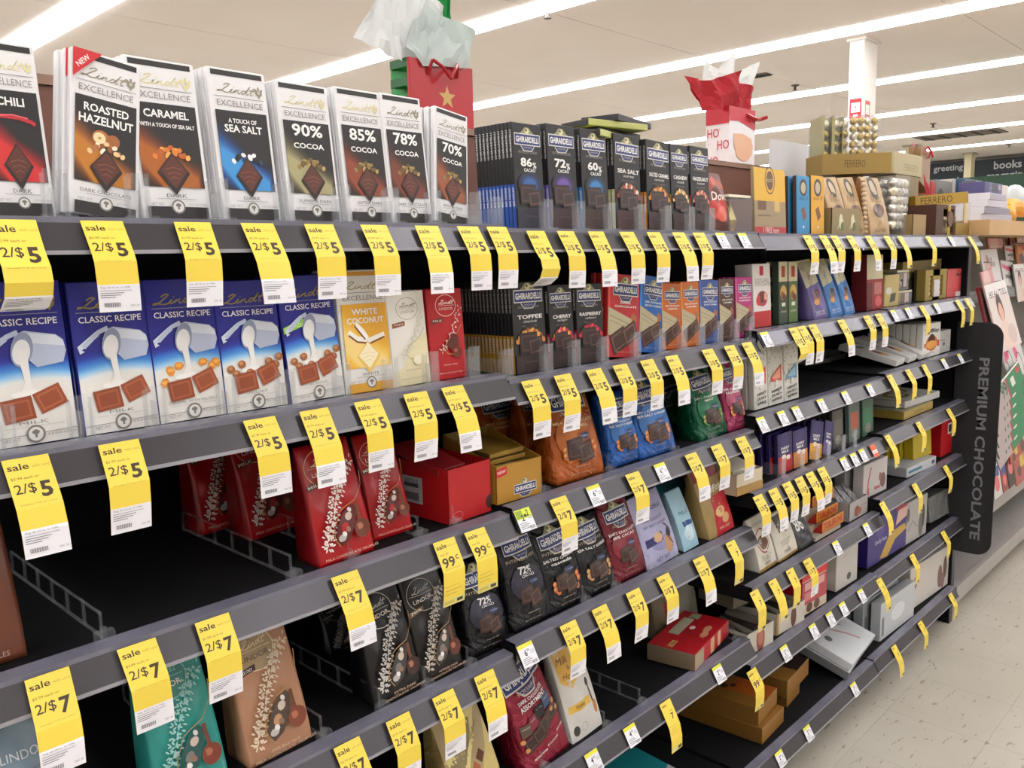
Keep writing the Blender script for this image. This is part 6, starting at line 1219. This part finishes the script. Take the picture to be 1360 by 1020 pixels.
# kraft bag tilted, far away over the fourth bay
GY = 1.30; zk = onY(1235, 246, 1.3).z
w = .50; o = gift_bag('gift_bag', .13, .05, .17, mat('#8f6f4a', 'paper'), 'brown kraft gift bag tipped to the right with red tissue', (Xat(1228, 1.3, zk), 1.30, zk-.01), (D(-6), D(17), 0)); handle(o, .13, .17, '#b5161e')
tissue(o, 'pink_tissue', [(.02, .15), (.01, .20), (.03, .23), (.05, .22), (.045, .19), (.06, .15)], tiss_mat('#d88a8e'), .06, 21, .01)
tissue(o, 'red_tissue', [(-.05, .01), (-.09, .02), (-.07, -.03), (-.02, -.05), (.02, -.01)], RT, -.02, 22, .01)
q = MB(); q.box(-.07, 0, 0, .07, .06, zk-.04-1.662, mat('#8a6a44')); tag(q.build('carton_box', None, (Xat(1228, 1.3, zk), 1.30, 1.662)), 'brown carton under the tipped kraft gift bag', 'box')
# ------------------------------------------------------------------ magazine rack beyond the end panel
MG = mat('#a59f9a', 'steel')
o = link('magazine_rack', None, None, (5.4, 1.05, 0)); tag(o, 'pale grey magazine rack continuing beyond the black end panel', 'rack')
def rb(nm, y0, z0, y1, z1, m, x0=-1.66, x1=2.2): q = MB(); q.box(x0, y0, z0, x1, y1, z1, m); q.build(nm, o)
rb('base_deck', .0, .10, .42, .13, MG); rb('base_lip', -.02, .07, .0, .14, MG); rb('step_lip', .05, .27, .07, .35, MG); rb('step_deck', .07, .30, .42, .33, MG); rb('kick_plate', .08, .0, .1, .10, mat('#4a4644', 'matte'))
rb('back_panel', .40, .13, .42, 1.60, mat('#77706a', 'matte'))
for zz, yy in ((.62, .10), (.95, .16), (1.28, .22)): rb('magazine_shelf', yy, zz, .40, zz+.01, mat('#8a8784', 'matte')); rb('clear_lip', yy-.004, zz, yy, zz+.06, CLEAR2)
rb('top_board', -.06, 1.60, .6, 1.66, noise_mat('tan_board', '#c09a6a', '#c8a476', 4, .5), -1.64, 2.2)
def mag(l, t, r_, bt, Y, bg, art, lab, lean=-14, roll=0, spines=0, cat='magazine'):
    zb = onY((l+r_)/2, bt, Y).z; x0, x1 = Xat(l, Y, zb), Xat(r_, Y, zb); hh = onY((l+r_)/2, t, Y).z-zb
    oo = carton('magazine', x1-x0, hh, .008, bg, art, ((x0+x1)/2, Y, zb), (D(lean), D(roll), 0), lab, cat, 'magazines in the rack', kind='gloss')
    return oo
MC = [E_('#d8c9c4', [('R',0,.82,1,1,'#e6e0de'),('E',.45,.62,.14,.2,'#3a2620'),('E',.45,.55,.1,.14,'#d8a68c'),('P',[(.2,0),(.3,.4),(.6,.4),(.8,0)],'#dcc0b4'),('E',.7,.2,.2,.14,'#c9b4ac')], [('BEAUTIES',.52,.84,.8,'#3a3638',dict(th=.09))]),
      E_('#d9d4d4', [('E',.3,.3,.2,.3,'#d8b0a8'),('R',.1,.6,.4,.64,'#4a4646')], [('Buy',.45,.66,.3,'#3a3638'),('WW',.6,.52,.3,'#3a3638')]),
      E_('#d99a9c', [('E',.4,.5,.3,.3,'#e6c0b8'),('R',.1,.1,.9,.2,'#efe0dc')], []),
      E_('#cfcaca', [('P',[(.05,.7),(.95,.55),(.95,.7),(.05,.88)],'#d85a80'),('R',.2,.3,.7,.45,'#6a6668')], [('July',.6,.34,.4,'#4a4648')]),
      E_('#c8c4c2', [('E',.35,.8,.2,.16,'#d8407a'),('O',.5,.4,.25,.35,.04,'#4a4648'),('E',.2,.6,.12,.12,'#d86a90')], []),
      E_('#a8504a', [('R',.1,.5,.5,.9,'#d87a3a'),('R',.55,.3,.95,.7,'#c9b04a'),('E',.4,.25,.2,.14,'#5a3a34')], [])]
mag(1331, 372, 1357, 462, .985, '#d8c9c4', MC[0], 'large fashion magazine with a standing figure, nearest in the rack', -16, -3)
for i in range(4): mag(1310+5.2*i, 380, 1314.5+5.2*i, 432, 1.05, ['#9c2a30', '#8a242a', '#a8323a', '#3a2a2c'][i], E_('#9c2a30' if i < 3 else '#3a2a2c', [('R',.2,.1,.8,.9,'#c9a0a0')], []), f'red-spined magazine edge, {ORD[i]} from the left beside the fashion magazine', -14, -4)
mag(1309, 330, 1331, 374, 1.12, '#d9d4d4', MC[1], 'white magazine reading Buy above the red spines', -12, -1)
mag(1334, 346, 1350, 380, 1.13, '#cfcaca', MC[3], 'grey magazine with a pink slanted banner', -12, 4)
mag(1313, 316, 1333, 330, 1.22, '#d9747a', MC[2], 'pink magazine high in the rack', -10, 0)
mag(1308, 358, 1322, 384, 1.08, '#d8a8a0', MC[2], 'pink and cream magazine behind the red spines', -12, -6)
mag(1312, 306, 1326, 318, 1.25, '#6a4a50', MC[5], 'small dark red magazine in the topmost row, left', -8); mag(1328, 305, 1338, 318, 1.25, '#3a3234', MC[5], 'small dark magazine in the topmost row, middle', -8)
mag(1342, 309, 1350, 326, 1.24, '#8a2428', MC[5], 'dark red magazine in the topmost row, right', -8); mag(1338, 312, 1344, 330, 1.25, '#c9a24a', MC[5], 'yellow magazine in the topmost row', -8); mag(1351, 306, 1362, 322, 1.23, '#a8302c', MC[0], 'red-framed magazine at the right edge of the topmost row', -8)
mag(1336, 326, 1350, 346, 1.2, '#a39c98', MC[3], 'grey magazine behind the pink banner one', -8); mag(1352, 324, 1366, 350, 1.18, '#d8a02c', MC[5], 'yellow-topped magazine at the right edge', -8); mag(1352, 350, 1366, 400, 1.1, '#8a8a84', MC[0], 'grey-green magazine at the right edge', -10)
mag(1339, 462, 1352, 494, 1.02, '#cfcac8', MC[4], 'white magazine with pink hearts, left one', -16, -6); mag(1353, 458, 1366, 500, 1.02, '#bdb8b6', MC[4], 'white magazine with pink hearts, right one', -16, -6)
for i in range(6):
    l, t = 1338-2.6*i*.6, 500+13*i
    zb = onY(1340, t+26, 1.0).z; x0 = Xat(1334-1.5*i, 1.0, zb)
    carton('magazine', .42, .10, .004, '#3a7a54', E_('#2f7a50', [('R',0,0,.5,.9,'#a89a98'),('R',.46,0,.5,.9,'#a8303a'),('R',.6,.3,.72,.7,'#d8d6d2'),('R',.0,.92,1,1,'#e6e0dc'),('R',.84,.6,.94,.85,'#c9303a')], [('99',.35,.55,.2,'#2a5a3a',dict(bold=1))]), (x0+.06, .985-.006*i, zb), (D(-16), D(-14), 0), f'green and white puzzle booklet, {ORD[i]} from the top of the slanting row', 'magazine', 'booklets in the slanting row', kind='gloss', key='pz')
for i, (l, t, r_, bt, c, lab) in enumerate(((1343, 590, 1354, 612, '#c9503a', 'red and orange booklet right of the slanting row'), (1353, 560, 1368, 600, '#c96a3a', 'orange booklet at the right edge under the slanting row'), (1322, 618, 1332, 660, '#c9c4c4', 'white hanging pack on the lower hooks, left one'), (1333, 616, 1340, 652, '#8a3a30', 'red-brown hanging pack on the lower hooks'), (1341, 585, 1350, 645, '#3a2a26', 'dark hanging pack on the lower hooks'), (1351, 580, 1364, 640, '#d8853a', 'orange hanging pack on the lower hooks'))):
    mag(l, t, r_, bt, 1.04, c, MC[5] if i in (0, 1, 5) else E_(c, [('R',.1,.6,.9,.9,'#3a4a8a'),('E',.5,.4,.3,.3,'#d86a6a')], []), lab, -10, -3)
# books and things on the rack top
def bk(l, t, r_, bt, Y, c, art, lab, d=.03, cat='book'):
    zb = 1.661; x0, x1 = Xat(l, Y, zb), Xat(r_, Y, zb); hh = onY((l+r_)/2, t, Y).z-zb
    return carton('book', x1-x0, hh, d, c, art, ((x0+x1)/2, Y, zb), (0, 0, 0), lab, cat, 'books and boxes on top of the magazine rack', kind='gloss')
q = MB(); a = Xat(1303, 1.06, 1.661); b3 = Xat(1337, 1.06, 1.661)
for i in range(4):
    c = ['#b9b6c4', '#8f8ca0', '#c9c6d4', '#a8a5b8'][i]; carton('book', b3-a-.03*i, .028, .22, c, None, ((a+b3)/2, 1.05, 1.661+.0285*i), (0, 0, D(2*i-3)), f'pale lilac flat book, {ORD[i]} from the bottom of the lying pile', 'book', 'flat books in the lying pile', kind='gloss', side='#d8d6dc')
zb = 1.661+.0285*4
def bk2(l, t, r_, Y, c, art, lab, d=.03, zb=zb):
    x0, x1 = Xat(l, Y, zb), Xat(r_, Y, zb); hh = onY((l+r_)/2, t, Y).z-zb
    return carton('book', x1-x0, hh, d, c, art, ((x0+x1)/2, Y, zb+.001), (0, 0, 0), lab, 'book', 'books and boxes on top of the magazine rack', kind='gloss')
bk2(1307, 243, 1330, 1.10, '#5a5580', E_('#6a6590', [('R',0,0,.25,1,'#4a4570'),('P',[(.3,.5),(.9,.95),(.95,.5)],'#b0a0b4'),('E',.6,.3,.2,.2,'#4a4a5a')], []), 'large violet boxed book standing on the lying pile', .1)
bk2(1328, 246, 1336, 1.12, '#cfc8c8', E_('#cfc8c8', [('E',.5,.4,.3,.5,'#b08a80')], []), 'white slim book right of the violet one', .05, 1.661)
ZB = 1.661
bkz = lambda l, t, r_, bt, Y, c, lab, art=None: carton('book', Xat(r_, Y, 1.9)-Xat(l, Y, 1.9), onY((l+r_)/2, t, Y).z-ZB, .06, c, art, ((Xat(l, Y, 1.9)+Xat(r_, Y, 1.9))/2, Y, ZB), (0, 0, 0), lab, 'book', 'books and boxes on top of the magazine rack', kind='gloss')
bkz(1282, 238, 1297, 255, 1.30, '#3a5a78', 'blue and white boxed book left of the violet one', E_('#3a5a78', [('R',.15,.1,.8,.9,'#c9d8e0')], []))
bkz(1297, 240, 1306, 262, 1.20, '#6a6a70', 'grey book with white and green shapes', E_('#6a6a70', [('E',.4,.75,.25,.3,'#e6e6e6'),('E',.7,.6,.2,.3,'#7a9a6a'),('R',.2,.1,.8,.3,'#3a8ac0')], []))
bkz(1244, 240, 1265, 262, 1.34, '#7a7a74', 'grey patterned box behind the narrow gold tray', E_('#7a7a74', [('E',.5,.4,.3,.3,'#a89a90'),('E',.3,.6,.2,.2,'#4a4644')], []))
bkz(1230, 240, 1236, 262, 1.40, '#3a5f9a', 'blue narrow book behind the narrow gold tray'); bkz(1238, 241, 1244, 262, 1.33, '#b5303a', 'red narrow book behind the narrow gold tray')
bkz(1266, 238, 1273, 258, 1.34, '#c9c0bc', 'white narrow book with red spots', E_('#c9c0bc', [('E',.5,.4,.4,.3,'#b5303a')], [])); bkz(1273, 239, 1281, 258, 1.42, '#8a3a3e', 'dark red narrow book beside the blue and white one')
q = MB(); P = [(Xat(1346, 1.1, 1.7), 1.12, 1.69), (Xat(1349, 1.1, 1.7), 1.14, 1.72), (Xat(1354, 1.1, 1.7), 1.15, 1.745), (Xat(1362, 1.1, 1.7), 1.15, 1.75), (Xat(1372, 1.1, 1.7), 1.15, 1.73)]
for a, b4 in zip(P, P[1:]): q.cyl(a, b4, .035, mat('#e0a01f', 'paper'), 10)
q.ball(P[0], .036, mat('#c98a30'), 8, 6); tag(q.build('plush_toy'), 'yellow curved plush tail lying on the tan rack top', 'toy')
a = onX(1347, 262, 9.0); q = MB(); q.ball((9.0, a.y, a.z), .10, mat('#cfd4d4', 'gloss'), 12, 8, 1.15); q.cyl((9.0, a.y, a.z-.12), (9.0, a.y, 1.0), .012, mat('#cfd4d4'), 6); q.cyl((9.0, a.y, 0), (9.0, a.y, 1.0), .06, mat('#8a8f8f'), 8); tag(q.build('balloon'), 'pale round balloon-like ornament far away above the books', 'ornament')
a = onX(1350, 280, 9.6); q = MB(); q.box(9.5, a.y-1.2, 0, 9.9, a.y+.9, a.z+.35, mat('#2f4a3a', 'matte')); tag(q.build('display_stand'), 'dark green display stand far behind the pale round ornament', 'display')
